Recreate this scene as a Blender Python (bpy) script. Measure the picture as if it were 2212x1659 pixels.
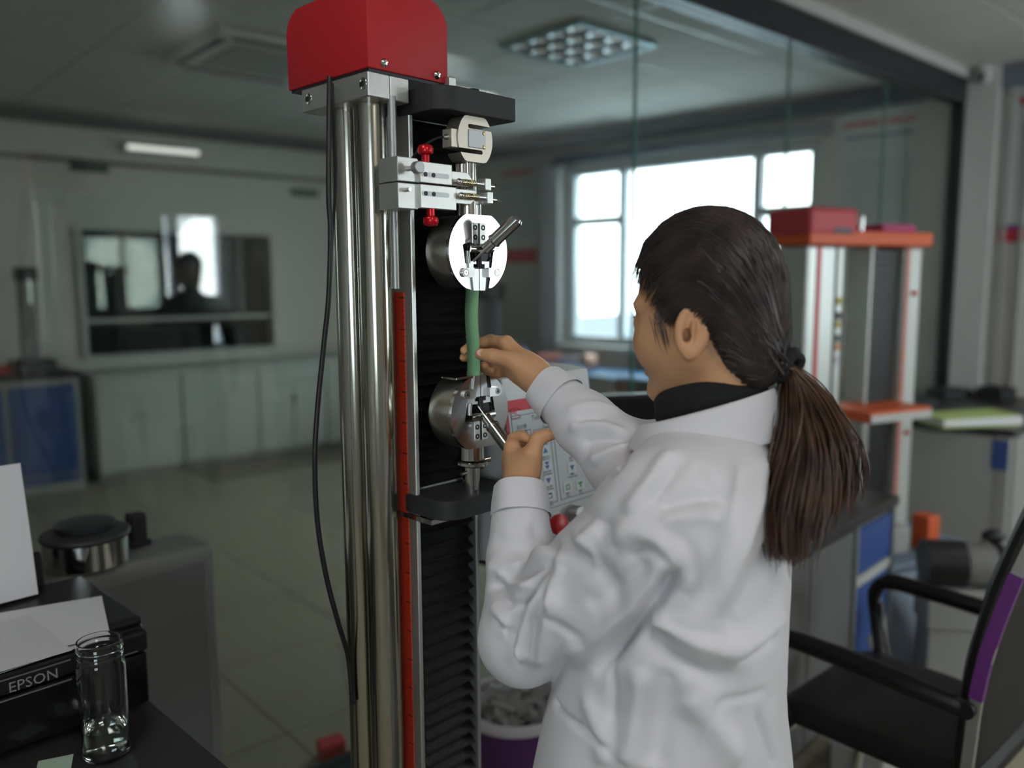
import bpy, bmesh, math, random
import numpy as np
from mathutils import Vector, Matrix
random.seed(7); RNG = np.random.default_rng(7)
for o in list(bpy.data.objects): bpy.data.objects.remove(o)
scene = bpy.context.scene
# ------------------------------------------------------------------ camera
F_PX, CXP, CYP = 1775.0, 1106.0, 829.5
CAM = np.array([0.0, 0.0, 1.53])
_P, _R = math.radians(7.3), math.radians(-0.3)
FW = np.array([0, math.cos(_P), -math.sin(_P)])
_up0 = np.cross([1., 0, 0], FW)
RT = np.array([1., 0, 0]) * math.cos(_R) + _up0 * math.sin(_R)
UP = np.cross(RT, FW)
def at(x, y, d):
    return CAM + (FW + RT * (x - CXP) / F_PX - UP * (y - CYP) / F_PX) * d
def onz(x, y, z):
    r = FW + RT * (x - CXP) / F_PX - UP * (y - CYP) / F_PX
    return CAM + r * ((z - CAM[2]) / r[2])
cam_data = bpy.data.cameras.new('camera'); cam = bpy.data.objects.new('camera', cam_data)
scene.collection.objects.link(cam)
cam_data.sensor_fit = 'HORIZONTAL'; cam_data.sensor_width = 36.0
cam_data.lens = F_PX / 2212 * 36.0
cam_data.clip_start = 0.02; cam_data.clip_end = 500
m = Matrix.Identity(4)
for i in range(3):
    m[i][0] = RT[i]; m[i][1] = UP[i]; m[i][2] = -FW[i]; m[i][3] = CAM[i]
cam.matrix_world = m
cam_data.dof.use_dof = True; cam_data.dof.focus_distance = 1.24; cam_data.dof.aperture_fstop = 1.7
scene.camera = cam
# ------------------------------------------------------------------ world, daylight, exposure
scene.view_settings.view_transform = 'Standard'; scene.view_settings.look = 'None'
scene.view_settings.gamma = 1.0; scene.view_settings.use_curve_mapping = False
scene.view_settings.exposure = 0.0
world = bpy.data.worlds.new('overcast_sky'); scene.world = world; world.use_nodes = True
bg = world.node_tree.nodes['Background']
bg.inputs[0].default_value = (0.86, 0.94, 1.0, 1); bg.inputs[1].default_value = 9.0
C = scene.collection
def window_light(name, centre, normal, w, h, power, col=(1.0, 0.985, 0.965)):
    l = bpy.data.lights.new(name, 'AREA'); l.shape = 'RECTANGLE'; l.size = w; l.size_y = h
    l.energy = power; l.color = col
    o = bpy.data.objects.new(name, l); C.objects.link(o); o.location = centre
    o.rotation_euler = Vector(normal).to_track_quat('-Z', 'Z').to_euler()
    return o
# ------------------------------------------------------------------ materials
MATS = {}
def mat(name, col, rough=0.5, metal=0.0, spec=0.5, bump=0.0, bscale=60.0, var=0.0, vscale=8.0,
        trans=0.0, ior=1.45, emit=None, estr=0.0, stretch=None, alpha=None, coat=0.0, sheen=0.0, sss=0.0):
    if name in MATS: return MATS[name]
    m = bpy.data.materials.new(name); m.use_nodes = True; MATS[name] = m
    nt = m.node_tree; b = nt.nodes['Principled BSDF']
    b.inputs['Base Color'].default_value = (*col, 1); b.inputs['Roughness'].default_value = rough
    b.inputs['Metallic'].default_value = metal; b.inputs['Specular IOR Level'].default_value = spec
    b.inputs['Transmission Weight'].default_value = trans; b.inputs['IOR'].default_value = ior
    b.inputs['Coat Weight'].default_value = coat; b.inputs['Sheen Weight'].default_value = sheen
    if sss: 
        b.inputs['Subsurface Weight'].default_value = sss
        b.inputs['Subsurface Radius'].default_value = (0.012, 0.005, 0.003); b.inputs['Subsurface Scale'].default_value = 1.0
    if emit: b.inputs['Emission Color'].default_value = (*emit, 1); b.inputs['Emission Strength'].default_value = estr
    if var or bump:
        tc = nt.nodes.new('ShaderNodeTexCoord'); mp = nt.nodes.new('ShaderNodeMapping')
        nt.links.new(tc.outputs['Object'], mp.inputs[0])
        if stretch: mp.inputs['Scale'].default_value = stretch
        if var:
            n = nt.nodes.new('ShaderNodeTexNoise'); n.inputs['Scale'].default_value = vscale; n.inputs['Detail'].default_value = 4
            nt.links.new(mp.outputs[0], n.inputs[0])
            mx = nt.nodes.new('ShaderNodeMix'); mx.data_type = 'RGBA'
            mx.inputs[6].default_value = (*[max(0, c * (1 - var)) for c in col], 1)
            mx.inputs[7].default_value = (*[min(1, c * (1 + var)) for c in col], 1)
            nt.links.new(n.outputs[0], mx.inputs[0]); nt.links.new(mx.outputs[2], b.inputs['Base Color'])
        if bump:
            n2 = nt.nodes.new('ShaderNodeTexNoise'); n2.inputs['Scale'].default_value = bscale; n2.inputs['Detail'].default_value = 5
            nt.links.new(mp.outputs[0], n2.inputs[0])
            bp = nt.nodes.new('ShaderNodeBump'); bp.inputs['Strength'].default_value = bump; bp.inputs['Distance'].default_value = 0.01
            nt.links.new(n2.outputs[0], bp.inputs['Height']); nt.links.new(bp.outputs[0], b.inputs['Normal'])
    return m
def glass_mat(name, tint, refl=1.0, ior=1.5):
    """thin architectural pane: clear tinted transmission plus Fresnel mirror"""
    if name in MATS: return MATS[name]
    m = bpy.data.materials.new(name); m.use_nodes = True; MATS[name] = m
    nt = m.node_tree; nt.nodes.clear()
    out = nt.nodes.new('ShaderNodeOutputMaterial'); mix = nt.nodes.new('ShaderNodeMixShader')
    tr = nt.nodes.new('ShaderNodeBsdfTransparent'); gl = nt.nodes.new('ShaderNodeBsdfGlossy'); fr = nt.nodes.new('ShaderNodeFresnel')
    tr.inputs[0].default_value = (*tint, 1); gl.inputs['Roughness'].default_value = 0.0; gl.inputs[0].default_value = (refl, refl, refl, 1)
    geo = nt.nodes.new('ShaderNodeNewGeometry'); mi = nt.nodes.new('ShaderNodeMix')   # same Fresnel entering and leaving the pane
    mi.inputs[2].default_value = ior; mi.inputs[3].default_value = 1.0 / ior
    nt.links.new(geo.outputs['Backfacing'], mi.inputs[0]); nt.links.new(mi.outputs[0], fr.inputs[0])
    nt.links.new(fr.outputs[0], mix.inputs[0]); nt.links.new(tr.outputs[0], mix.inputs[1]); nt.links.new(gl.outputs[0], mix.inputs[2])
    nt.links.new(mix.outputs[0], out.inputs[0])
    return m
# ------------------------------------------------------------------ mesh helpers
def rotmat(rx=0, ry=0, rz=0):
    return np.array((Matrix.Rotation(rz, 3, 'Z') @ Matrix.Rotation(ry, 3, 'Y') @ Matrix.Rotation(rx, 3, 'X')))
class MB:
    """collects shapes; build() links them as one mesh object"""
    def __init__(s): s.v = []; s.f = []; s.sm = []
    def add(s, verts, faces, smooth=False, M=None, T=None):
        v = np.asarray(verts, float)
        if M is not None: v = v @ np.asarray(M).T
        if T is not None: v = v + np.asarray(T)
        n = len(s.v); s.v.extend(v.tolist())
        for f in faces: s.f.append([i + n for i in f]); s.sm.append(smooth)
        return s
    def bm(s, b, smooth=False, M=None, T=None):
        b.verts.index_update()
        s.add([v.co[:] for v in b.verts], [[v.index for v in f.verts] for f in b.faces], smooth, M, T); b.free(); return s
    def box(s, x0, x1, y0, y1, z0, z1, bev=0.0, seg=1, M=None, T=None):
        v = [(x, y, z) for z in (z0, z1) for y in (y0, y1) for x in (x0, x1)]
        f = [(0, 2, 3, 1), (4, 5, 7, 6), (0, 1, 5, 4), (2, 6, 7, 3), (0, 4, 6, 2), (1, 3, 7, 5)]
        if bev <= 0: return s.add(v, f, False, M, T)
        b = bmesh.new(); vs = [b.verts.new(p) for p in v]
        for q in f: b.faces.new([vs[i] for i in q])
        bmesh.ops.bevel(b, geom=list(b.edges), offset=bev, segments=seg, affect='EDGES', profile=0.5)
        return s.bm(b, False, M, T)
    def tube(s, p, q, r0, r1=None, n=16, caps=True, smooth=True):
        r1 = r0 if r1 is None else r1
        p = np.asarray(p, float); q = np.asarray(q, float); d = q - p; L = np.linalg.norm(d); d = d / max(L, 1e-9)
        a = np.cross(d, [0, 0, 1.0]) if abs(d[2]) < 0.9 else np.cross(d, [1.0, 0, 0]); a /= np.linalg.norm(a); b = np.cross(d, a)
        t = np.linspace(0, 2 * math.pi, n, endpoint=False)
        ring = np.outer(np.cos(t), a) + np.outer(np.sin(t), b)
        v = np.vstack([p + ring * r0, q + ring * r1])
        s.add(v, [(i, (i + 1) % n, n + (i + 1) % n, n + i) for i in range(n)], smooth)
        if caps:
            s.add(v[:n], [list(range(n))[::-1]]); s.add(v[n:], [list(range(n))])
        return s
    def path(s, pts, r, n=8, caps=True, smooth=True):
        """swept tube along a polyline; r is a number, list, or (rx, ry) flat section"""
        P = np.asarray(pts, float); N = len(P); rr = np.full(N, r) if np.isscalar(r) else np.asarray(r, float)
        T = np.gradient(P, axis=0); T /= np.maximum(np.linalg.norm(T, axis=1)[:, None], 1e-9)
        a = np.cross(T[0], [0, 0, 1.0]); 
        if np.linalg.norm(a) < 1e-3: a = np.cross(T[0], [1.0, 0, 0])
        a /= np.linalg.norm(a); t = np.linspace(0, 2 * math.pi, n, endpoint=False); V = []
        for i in range(N):
            a = a - T[i] * (a @ T[i]); a /= max(np.linalg.norm(a), 1e-9); b = np.cross(T[i], a)
            V.append(P[i] + rr[i] * (np.outer(np.cos(t), a) + np.outer(np.sin(t), b)))
        V = np.vstack(V); f = []
        for i in range(N - 1):
            for j in range(n): f.append((i * n + j, i * n + (j + 1) % n, (i + 1) * n + (j + 1) % n, (i + 1) * n + j))
        s.add(V, f, smooth)
        if caps: s.add(V[:n], [list(range(n))[::-1]]); s.add(V[-n:], [list(range(n))])
        return s
    def lathe(s, prof, n=32, M=None, T=None, smooth=True, closed=False):
        """profile [(r, z)] about z"""
        t = np.linspace(0, 2 * math.pi, n, endpoint=False); V = []
        for r, z in prof: V += [(r * math.cos(a), r * math.sin(a), z) for a in t]
        f = []; m_ = len(prof)
        for i in range(m_ if closed else m_ - 1):
            k = (i + 1) % m_
            for j in range(n): f.append((i * n + j, i * n + (j + 1) % n, k * n + (j + 1) % n, k * n + j))
        return s.add(V, f, smooth, M, T)
    def prism(s, poly, z0, z1, M=None, T=None, bev=0.0, smooth=False):
        """polygon [(x, y)] counter-clockwise extruded z0..z1"""
        n = len(poly)
        v = [(x, y, z0) for x, y in poly] + [(x, y, z1) for x, y in poly]
        f = [list(range(n))[::-1], list(range(n, 2 * n))] + [(i, (i + 1) % n, n + (i + 1) % n, n + i) for i in range(n)]
        if bev <= 0: return s.add(v, f, smooth, M, T)
        b = bmesh.new(); vs = [b.verts.new(p) for p in v]
        for q in f: b.faces.new([vs[i] for i in q])
        es = [e for e in b.edges if abs(e.verts[0].co.z - e.verts[1].co.z) < 1e-6]
        bmesh.ops.bevel(b, geom=es, offset=bev, segments=2, affect='EDGES', profile=0.5)
        return s.bm(b, smooth, M, T)
    def ell(s, c, r, n=20, M=None):
        V = []; f = []; h = n // 2
        for i in range(h + 1):
            a = math.pi * i / h
            for j in range(n):
                b = 2 * math.pi * j / n; V.append((r[0] * math.sin(a) * math.cos(b), r[1] * math.sin(a) * math.sin(b), r[2] * math.cos(a)))
        for i in range(h):
            for j in range(n): f.append((i * n + j, (i + 1) * n + j, (i + 1) * n + (j + 1) % n, i * n + (j + 1) % n))
        return s.add(V, f, True, M, c)
    def build(s, name, material, parent=None, loc=None, rotz=0.0, weld=False, M=None):
        me = bpy.data.meshes.new(name)
        v = np.asarray(s.v, float)
        if M is not None: v = v @ np.asarray(M).T
        me.from_pydata(v.tolist(), [], s.f); me.update()
        me.polygons.foreach_set('use_smooth', s.sm)
        if weld:
            b = bmesh.new(); b.from_mesh(me); bmesh.ops.remove_doubles(b, verts=b.verts, dist=1e-5); b.to_mesh(me); b.free()
        if any(s.sm): me.set_sharp_from_angle(angle=math.radians(38))
        o = bpy.data.objects.new(name, me); C.objects.link(o)
        if material: me.materials.append(material)
        if parent: o.parent = parent
        if loc is not None: o.location = loc
        if rotz: o.rotation_euler = (0, 0, rotz)
        return o
def link_copy(o, parent=None, loc=None, rotz=None):
    c = o.copy(); C.objects.link(c)
    if parent is not None: c.parent = parent
    if loc is not None: c.location = loc
    if rotz is not None: c.rotation_euler = (0, 0, rotz)
    return c
def tag(o, label=None, cat=None, group=None, kind=None):
    if label: o['label'] = label
    if cat: o['category'] = cat
    if group: o['group'] = group
    if kind: o['kind'] = kind
    return o
def thing(name, label, cat, loc=(0, 0, 0), rotz=0.0, group=None):
    o = bpy.data.objects.new(name, None); C.objects.link(o); o.empty_display_size = 0.05
    o.location = loc; o.rotation_euler = (0, 0, rotz)
    return tag(o, label, cat, group)
def text_mesh(txt, size, name, material, parent, M, extrude=0.0003, align='CENTER'):
    """lettering as thin raised print; M 4x4 local matrix (text x = right, y = up)"""
    cu = bpy.data.curves.new('lettering_curve', 'FONT'); cu.body = txt; cu.size = size; cu.extrude = extrude
    cu.align_x = align; cu.align_y = 'CENTER'; cu.resolution_u = 2
    t = bpy.data.objects.new('lettering_tmp', cu); C.objects.link(t)
    dg = bpy.context.evaluated_depsgraph_get(); me = bpy.data.meshes.new_from_object(t.evaluated_get(dg))
    bpy.data.objects.remove(t); me.name = name
    me.transform(M); me.materials.clear(); me.materials.append(material)
    o = bpy.data.objects.new(name, me); C.objects.link(o); o.parent = parent
    return o
def frame(o, x, y, z):
    m = Matrix.Identity(4)
    for i in range(3): m[i][0] = x[i]; m[i][1] = y[i]; m[i][2] = z[i]; m[i][3] = o[i]
    return m
# ------------------------------------------------------------------ common materials
M_wall = mat('painted_plaster', (0.53, 0.51, 0.46), 0.85, bump=0.05, bscale=150, var=0.04)
M_tile = mat('ceiling_tile', (0.54, 0.53, 0.49), 0.9, bump=0.12, bscale=250, var=0.03)
M_grid = mat('ceiling_grid_bar', (0.50, 0.50, 0.49), 0.22, spec=0.9)
M_floor = mat('beige_floor_tile', (0.34, 0.30, 0.22), 0.45, var=0.06, vscale=5)
M_dark = mat('dark_metal_frame', (0.035, 0.04, 0.045), 0.4, 0.4)
M_white = mat('white_laminate', (0.45, 0.455, 0.43), 0.45, var=0.03)
M_grey = mat('grey_laminate', (0.30, 0.30, 0.28), 0.5, var=0.04)
M_black = mat('black_plastic', (0.012, 0.012, 0.013), 0.38, bump=0.03, bscale=400)
M_blackmat = mat('black_matt_paint', (0.022, 0.023, 0.026), 0.6, bump=0.05, bscale=600)
M_chrome = mat('polished_steel', (0.62, 0.62, 0.60), 0.12, 1.0)
M_steel = mat('brushed_steel', (0.52, 0.52, 0.51), 0.28, 1.0, bump=0.06, bscale=120, stretch=(1, 1, 30))
M_alu = mat('cast_aluminium', (0.56, 0.56, 0.53), 0.38, 0.85, bump=0.05, bscale=500)
M_alud = mat('anodised_aluminium', (0.38, 0.39, 0.39), 0.42, 0.8)
M_red = mat('red_powder_coat', (0.46, 0.012, 0.018), 0.55, bump=0.06, bscale=700)
M_redp = mat('red_anodised_knob', (0.55, 0.01, 0.02), 0.25, 0.5)
M_blue = mat('blue_laminate', (0.035, 0.075, 0.25), 0.5, var=0.08)
M_worktop = mat('black_worktop', (0.03, 0.03, 0.03), 0.35, bump=0.04, bscale=500)
M_paper = mat('white_paper', (0.66, 0.65, 0.68), 0.8)
# ------------------------------------------------------------------ room shell
HC = 2.8
W0 = np.array([2.85, 5.40]); BW = np.array([-math.cos(math.radians(42)), math.sin(math.radians(42))])   # outer wall line
G0 = np.array([2.884, 5.394]); GD = np.array([-0.746, -0.666])                                          # glass partition line
L0 = np.array([-0.85, 8.73]); LD = np.array([-0.755, -0.656])                                            # far partition wall line
GN = np.array([0.666, -0.746])                                                                           # partition normal, our side
K2 = np.array([6.2, 2.37]); K3 = K2 + GD * 10.5; K4 = L0 + LD * 10.0
def wall(name, p0, d, s0, s1, openings, mat_, thick=0.12, outward=1, z1=HC):
    """vertical slab along p0+d*s with rectangular openings (s0,s1,z0,z1); thickness to the outside"""
    mb = MB(); ss = sorted({s0, s1, *[a for o in openings for a in o[:2]]})
    for a, b in zip(ss, ss[1:]):
        cut = sorted([(o[2], o[3]) for o in openings if o[0] <= a + 1e-6 and o[1] >= b - 1e-6]); z = -0.05; z1 = HC + 0.05
        for c0, c1 in cut:
            if c0 > z: mb.box(a, b, 0, outward * thick, z, c0) if outward > 0 else mb.box(a, b, outward * thick, 0, z, c0)
            z = c1
        if z < z1: mb.box(a, b, 0, thick, z, z1) if outward > 0 else mb.box(a, b, -thick, 0, z, z1)
    o = mb.build(name, mat_, None, (p0[0], p0[1], 0), math.atan2(d[1], d[0]))
    tag(o, kind='structure'); return o
SILL = 0.95
EXT_OPEN = [(0.88, 3.15, SILL, 2.5)]
# local y of a wall object = d rotated +90deg
wall_far = wall('wall_far', W0, BW, -4.6, 5.1, EXT_OPEN, M_wall, 0.2, -1)
wall_left = wall('wall_left', L0, LD, -0.1, 10.0, [(1.78, 3.35, 0.93, 1.93)], M_wall, 0.12, -1)
BACK_OPEN = [(0.75, 2.15, 0.95, 2.40), (3.42, 3.98, 0.95, 2.10), (8.0, 9.8, 0.95, 2.35)]  # last opening is an unseen window added to light the coat
wall_back = wall('wall_back', K2, GD, -0.1, 10.6, BACK_OPEN, M_wall, 0.2, 1)
dk = K4 - K3; LK = float(np.linalg.norm(dk)); dk = dk / LK
wall_rear = wall('wall_rear', K3, dk, -0.1, LK + 0.1, [], M_wall, 0.15, 1)
fl = MB(); poly = [tuple(L0), tuple(K4), tuple(K3), tuple(K2)]
fl.prism([(p[0], p[1]) for p in poly], -0.12, -0.006)
floor = tag(fl.build('floor', mat('floor_screed', (0.25, 0.22, 0.17), 0.8)), kind='structure')
ce = MB(); ce.prism([(p[0], p[1]) for p in poly], HC + 0.003, HC + 0.1)
ceiling = tag(ce.build('ceiling', M_grid), kind='structure')
ang = math.atan2(-GD[1], -GD[0]); ca, sa = math.cos(ang), math.sin(ang)
def inside(x, y, e=0.0):
    for i in range(4):
        a = poly[i]; b = poly[(i + 1) % 4]
        if (b[0] - a[0]) * (y - a[1]) - (b[1] - a[1]) * (x - a[0]) < e * math.hypot(b[0] - a[0], b[1] - a[1]): return False
    return True
t0 = MB().box(-0.293, 0.293, -0.293, 0.293, 0, 0.014, 0.004).build('ceiling_tile', M_tile, ceiling)
first = True
LIGHT_CELLS = {}
for i in range(-16, 17):
    for j in range(-16, 17):
        x = 0.18 + ca * i * 0.6 - sa * j * 0.6; y = 4.2 + sa * i * 0.6 + ca * j * 0.6
        if y < 0.9 or not inside(x, y, 0.1): continue
        if x / y > 0.95 or x / y < -1.0: continue
        LIGHT_CELLS[(i, j)] = (x, y)
        if first: t0.location = (x, y, HC); t0.rotation_euler = (0, 0, ang); first = False
        else: link_copy(t0, None, (x, y, HC), ang)
g0 = MB().box(-0.298, 0.298, -0.298, 0.298, -0.006, 0.0, 0.0015).build('floor_tile', M_floor, floor); first = True
for i in range(-12, 13):
    for j in range(-12, 13):
        x = 0.1 + ca * i * 0.6 - sa * j * 0.6; y = 3.0 + sa * i * 0.6 + ca * j * 0.6
        if y < 1.6 or y > 6.5 or not inside(x, y, 0.25) or abs(x / y) > 0.75: continue
        if first: g0.location = (x, y, 0); g0.rotation_euler = (0, 0, ang); first = False
        else: link_copy(g0, None, (x, y, 0), ang)
# daylight: one soft sky light just outside each window opening
def wl(p0, d, nrm, op, power, col=(1.0, 0.985, 0.965)):
    c = p0 + d * (op[0] + op[1]) / 2 - nrm * 0.22
    return window_light('window_daylight', (c[0], c[1], (op[2] + op[3]) / 2), (nrm[0], nrm[1], 0), op[1] - op[0], op[3] - op[2], power, col)
NF = np.array([BW[1], -BW[0]]) * -1.0        # outer wall normal into the room
NF = NF if (NF @ (np.array([0, 0]) - W0)) > 0 else -NF
wl(W0, BW, NF, EXT_OPEN[0], 56, (0.72, 0.88, 1.0))
NBK = -GN
for op, pw in zip(BACK_OPEN, (50, 20, 24)): wl(K2, GD, NBK, op, pw)
# windows ------------------------------------------------------------
M_upvc = mat('window_frame_upvc', (0.42, 0.47, 0.52), 0.4)
M_pane = glass_mat('window_pane_glass', (0.93, 0.97, 0.98))
def window_unit(name, p0, d, op, vbars, hbars, thick=0.07):
    """frame with mullions (list of s) and transoms (s0,s1,z); panes fill the fields"""
    rz = math.atan2(d[1], d[0]); s0, s1, z0, z1 = op
    sgn = 1
    mb = MB(); w = 0.035
    for a in (s0 + w, s1 - w): mb.box(a - w, a + w, -0.05, 0.05, z0, z1, 0.004)
    for z in (z0 + w, z1 - w): mb.box(s0, s1, -0.048, 0.048, z - w, z + w, 0.004)
    o = tag(mb.build(name, M_upvc, None, (p0[0], p0[1], 0), rz), kind='structure')
    for a in vbars: MB().box(a - w, a + w, -0.045, 0.045, z0 + 2 * w, z1 - 2 * w, 0.004).build('mullion', M_upvc, o)
    for a, b, z in hbars: MB().box(a, b, -0.04, 0.04, z - w, z + w, 0.004).build('transom', M_upvc, o)
    cuts = [s0] + list(vbars) + [s1]
    for a, b in zip(cuts, cuts[1:]):
        zs = [z0] + sorted([z for x, y, z in hbars if x <= a + 0.1 and y >= b - 0.1]) + [z1]
        for c, e in zip(zs, zs[1:]):
            MB().box(a + w, b - w, -0.004, 0.004, c + w, e - w).build('pane', M_pane, o)
    MB().box(s0 - 0.05, s1 + 0.05, -0.16, 0.22, z0 - 0.05, z0 - 0.002, 0.004).build('window_sill', M_white, o)
    return o
window_unit('window_1', W0 - NF * 0.06, BW, EXT_OPEN[0], [1.36, 2.58], [(0.9, 1.36, 2.02), (2.58, 3.13, 2.03)])
for i, op in enumerate(BACK_OPEN):
    w_ = op[1] - op[0]
    vb = [op[0] + w_ * 0.5] if w_ > 1.2 else [op[0] + w_ * 0.74]
    window_unit('window_%d' % (i + 2), K2 - NBK * 0.08, GD, op, vb, [])
# glass partition -------------------------------------------------------
M_glass = glass_mat('partition_glass', (0.855, 0.875, 0.835), ior=1.55)
M_gedge = mat('glass_edge_green', (0.10, 0.24, 0.20), 0.15, spec=0.6, var=0.1)
rzg = math.atan2(GD[1], GD[0])
gp = MB()
gp.box(-0.02, 9.5, -0.05, 0.05, HC - 0.20, HC - 0.06, 0.004); gp.box(-0.02, 9.5, -0.05, 0.05, 0, 0.06, 0.004)
gp.box(-0.02, 0.10, -0.05, 0.05, 0.06, HC - 0.20, 0.004)
part = tag(gp.build('wall_middle', M_dark, None, (G0[0], G0[1], 0), rzg), kind='structure')
MB().box(-0.1, 9.5, -0.065, 0.065, HC - 0.06, HC + 0.01).build('head_beam', M_white, part)
edges = [0.10, 1.12, 2.126, 3.23, 4.36, 5.5, 6.6, 7.7]
for a, b in zip(edges, edges[1:]):
    MB().box(a + 0.004, b - 0.004, -0.006, 0.006, 0.06, HC - 0.20).build('glass_pane', M_glass, part)
for a in edges[1:-1]:
    MB().box(a - 0.0035, a + 0.0035, -0.0062, 0.0062, 0.06, HC - 0.20).build('glass_joint', M_gedge, part)
# wall end post and reveal beside the partition, our side
tb = MB()
tb.box(-0.02, 0.16, -0.02, 0.10, 0, HC, 0.004)
tr = tag(tb.build('trim_1', M_white, None, (*(W0 + BW * (-0.22) + NF * 0.0), 0), math.atan2(BW[1], BW[0])), kind='structure')
# ------------------------------------------------------------------ main tensile tester
YA = math.radians(46.0); AX = np.array([math.cos(YA), math.sin(YA), 0]); BX = np.array([-AX[1], AX[0], 0])
OT = np.array([-0.201, 1.208, 0.0])
def tw(u, w, z): return OT + AX * u + BX * w + np.array([0, 0, z])
T = thing('tensile_tester', 'tall tensile testing machine with red top cover and chrome columns', 'testing machine', OT, YA)
UC, WA = 0.168, -0.024
# red top cover with two filleted upper edges
def fillet_cover():
    b = bmesh.new(); x0, x1, y0, y1, z0, z1 = 0, .151, 0, .212, 1.828, 1.946
    v = [b.verts.new((x, y, z)) for z in (z0, z1) for y in (y0, y1) for x in (x0, x1)]
    for q in [(0, 2, 3, 1), (4, 5, 7, 6), (0, 1, 5, 4), (2, 6, 7, 3), (0, 4, 6, 2), (1, 3, 7, 5)]: b.faces.new([v[i] for i in q])
    es = [e for e in b.edges if all(abs(w.co.z - z1) < 1e-6 for w in e.verts) and (all(abs(w.co.x - x1) < 1e-6 for w in e.verts) or all(abs(w.co.y - y1) < 1e-6 for w in e.verts))]
    bmesh.ops.bevel(b, geom=es, offset=0.042, segments=8, affect='EDGES', profile=0.5)
    es = [e for e in b.edges if e.calc_length() > 0.02 and e.calc_face_angle(0) > 0.5]
    bmesh.ops.bevel(b, geom=es, offset=0.0025, segments=2, affect='EDGES', profile=0.5)
    return b
mb = MB(); mb.bm(fillet_cover(), False); cover = mb.build('top_cover', M_red, T)
for p in cover.data.polygons: p.use_smooth = True
cover.data.set_sharp_from_angle(angle=math.radians(30))
MB().box(.004, .147, .004, .208, 1.824, 1.829).build('cover_base', M_dark, T)
for u in (.028, .128):
    MB().lathe([(0, .0055), (.0035, .005), (.0062, .002), (.0065, 0)], 16, rotmat(math.pi / 2), (u, 0.0, 1.838)).build('cover_screw', M_chrome, cover)
# aluminium clamp under the cover
cl = MB().box(.002, .0405, .003, .177, 1.789, 1.824, .0015).build('clamp_block', M_alu, T)
MB().box(.0415, .076, .003, .177, 1.789, 1.824, .0015).build('clamp_block', M_alu, T)
for w in (.016, .158):
    s_ = MB().lathe([(0.0, .0008), (.0075, .0008), (.0085, .0004), (.0088, 0)], 20, rotmat(0, -math.pi / 2), (.002, w, 1.808)).build('clamp_bolt', M_chrome, cl)
    MB().lathe([(0, .0018), (.0042, .0018), (.0045, 0)], 6, rotmat(0, -math.pi / 2), (.002, w, 1.808)).build('bolt_socket', M_dark, cl)
# chrome guide columns
colm = M_chrome_col = mat('hard_chromed_column', (0.50, 0.49, 0.43), 0.16, 1.0, var=0.05, vscale=4)
for w in (.050, .110):
    c_ = MB().tube((.040, w, .13), (.040, w, 1.792), .0262, n=48).build('guide_column', colm, T)
MB().tube((.045, .006, 1.516), (.045, .006, 1.795), .0062, n=20).build('extensometer_rod', M_alud, T)
# main column: aluminium body, edge rails, red scale, bellows
BW0 = .026
MB().box(.094, .221, .046, .150, .13, 1.80, .002).build('column_body', M_alud, T)
for u0, u1 in ((.088, .096), (.219, .226)):
    MB().box(u0, u1, BW0 - .006, .150, .13, 1.785, .0012).build('edge_rail', M_alu if u0 < .1 else M_alud, T)
def ruler_mat():
    m = bpy.data.materials.new('red_scale_print'); m.use_nodes = True; nt = m.node_tree; b = nt.nodes['Principled BSDF']; b.inputs['Roughness'].default_value = .45
    tc = nt.nodes.new('ShaderNodeTexCoord'); sp = nt.nodes.new('ShaderNodeSeparateXYZ'); nt.links.new(tc.outputs['Object'], sp.inputs[0])
    def op(k, a, bv):
        n = nt.nodes.new('ShaderNodeMath'); n.operation = k
        for i, x in enumerate((a, bv)):
            if x is None: continue
            if isinstance(x, (int, float)): n.inputs[i].default_value = x
            else: nt.links.new(x, n.inputs[i])
        return n.outputs[0]
    z = sp.outputs['Z']; y = sp.outputs['Y']
    fine = op('LESS_THAN', op('FRACT', op('MULTIPLY', z, 100), None), .12); big = op('LESS_THAN', op('FRACT', op('MULTIPLY', z, 20), None), .05)
    fz = op('MULTIPLY', fine, op('LESS_THAN', y, .044)); bz = op('MULTIPLY', big, op('LESS_THAN', y, .050))
    f = op('MAXIMUM', fz, bz); mx = nt.nodes.new('ShaderNodeMix'); mx.data_type = 'RGBA'; nt.links.new(f, mx.inputs[0])
    mx.inputs[6].default_value = (.50, .035, .012, 1); mx.inputs[7].default_value = (.10, .012, .008, 1); nt.links.new(mx.outputs[2], b.inputs['Base Color'])
    return m
MB().box(.0862, .0882, .040, .064, .14, 1.510).build('red_scale', ruler_mat(), T)
rb = mat('bellows_rubber', (.0075, .008, .0085), .40, spec=.55, bump=.10, bscale=200)
def bellows(z0, z1, pitch, name):
    m = MB(); n = int(round((z1 - z0) / pitch)); V = []; f = []; 
    prof = []
    for i in range(n):
        z = z0 + (z1 - z0) * i / n; p = (z1 - z0) / n
        prof += [(BW0 + .016, z), (BW0 + .003, z + p * .42), (BW0, z + p * .5), (BW0 + .003, z + p * .58)]
    prof.append((BW0 + .016, z1))
    for y, z in prof:
        k = y - BW0
        V += [(.097, .048, z), (.100 + k * .4, y + .004, z), (.106 + k * .3, y, z), (.2185, y, z), (.2188, y + .004, z), (.219, .048, z)]
    for i in range(len(prof) - 1):
        for j in range(5): f.append((i * 6 + j, i * 6 + j + 1, i * 6 + 6 + j + 1, i * 6 + 6 + j))
    m.add(V, f, False); return m.build(name, rb, T)
bellows(1.19, 1.775, .0205, 'bellows'); bellows(.14, 1.152, .0243, 'bellows')
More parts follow.
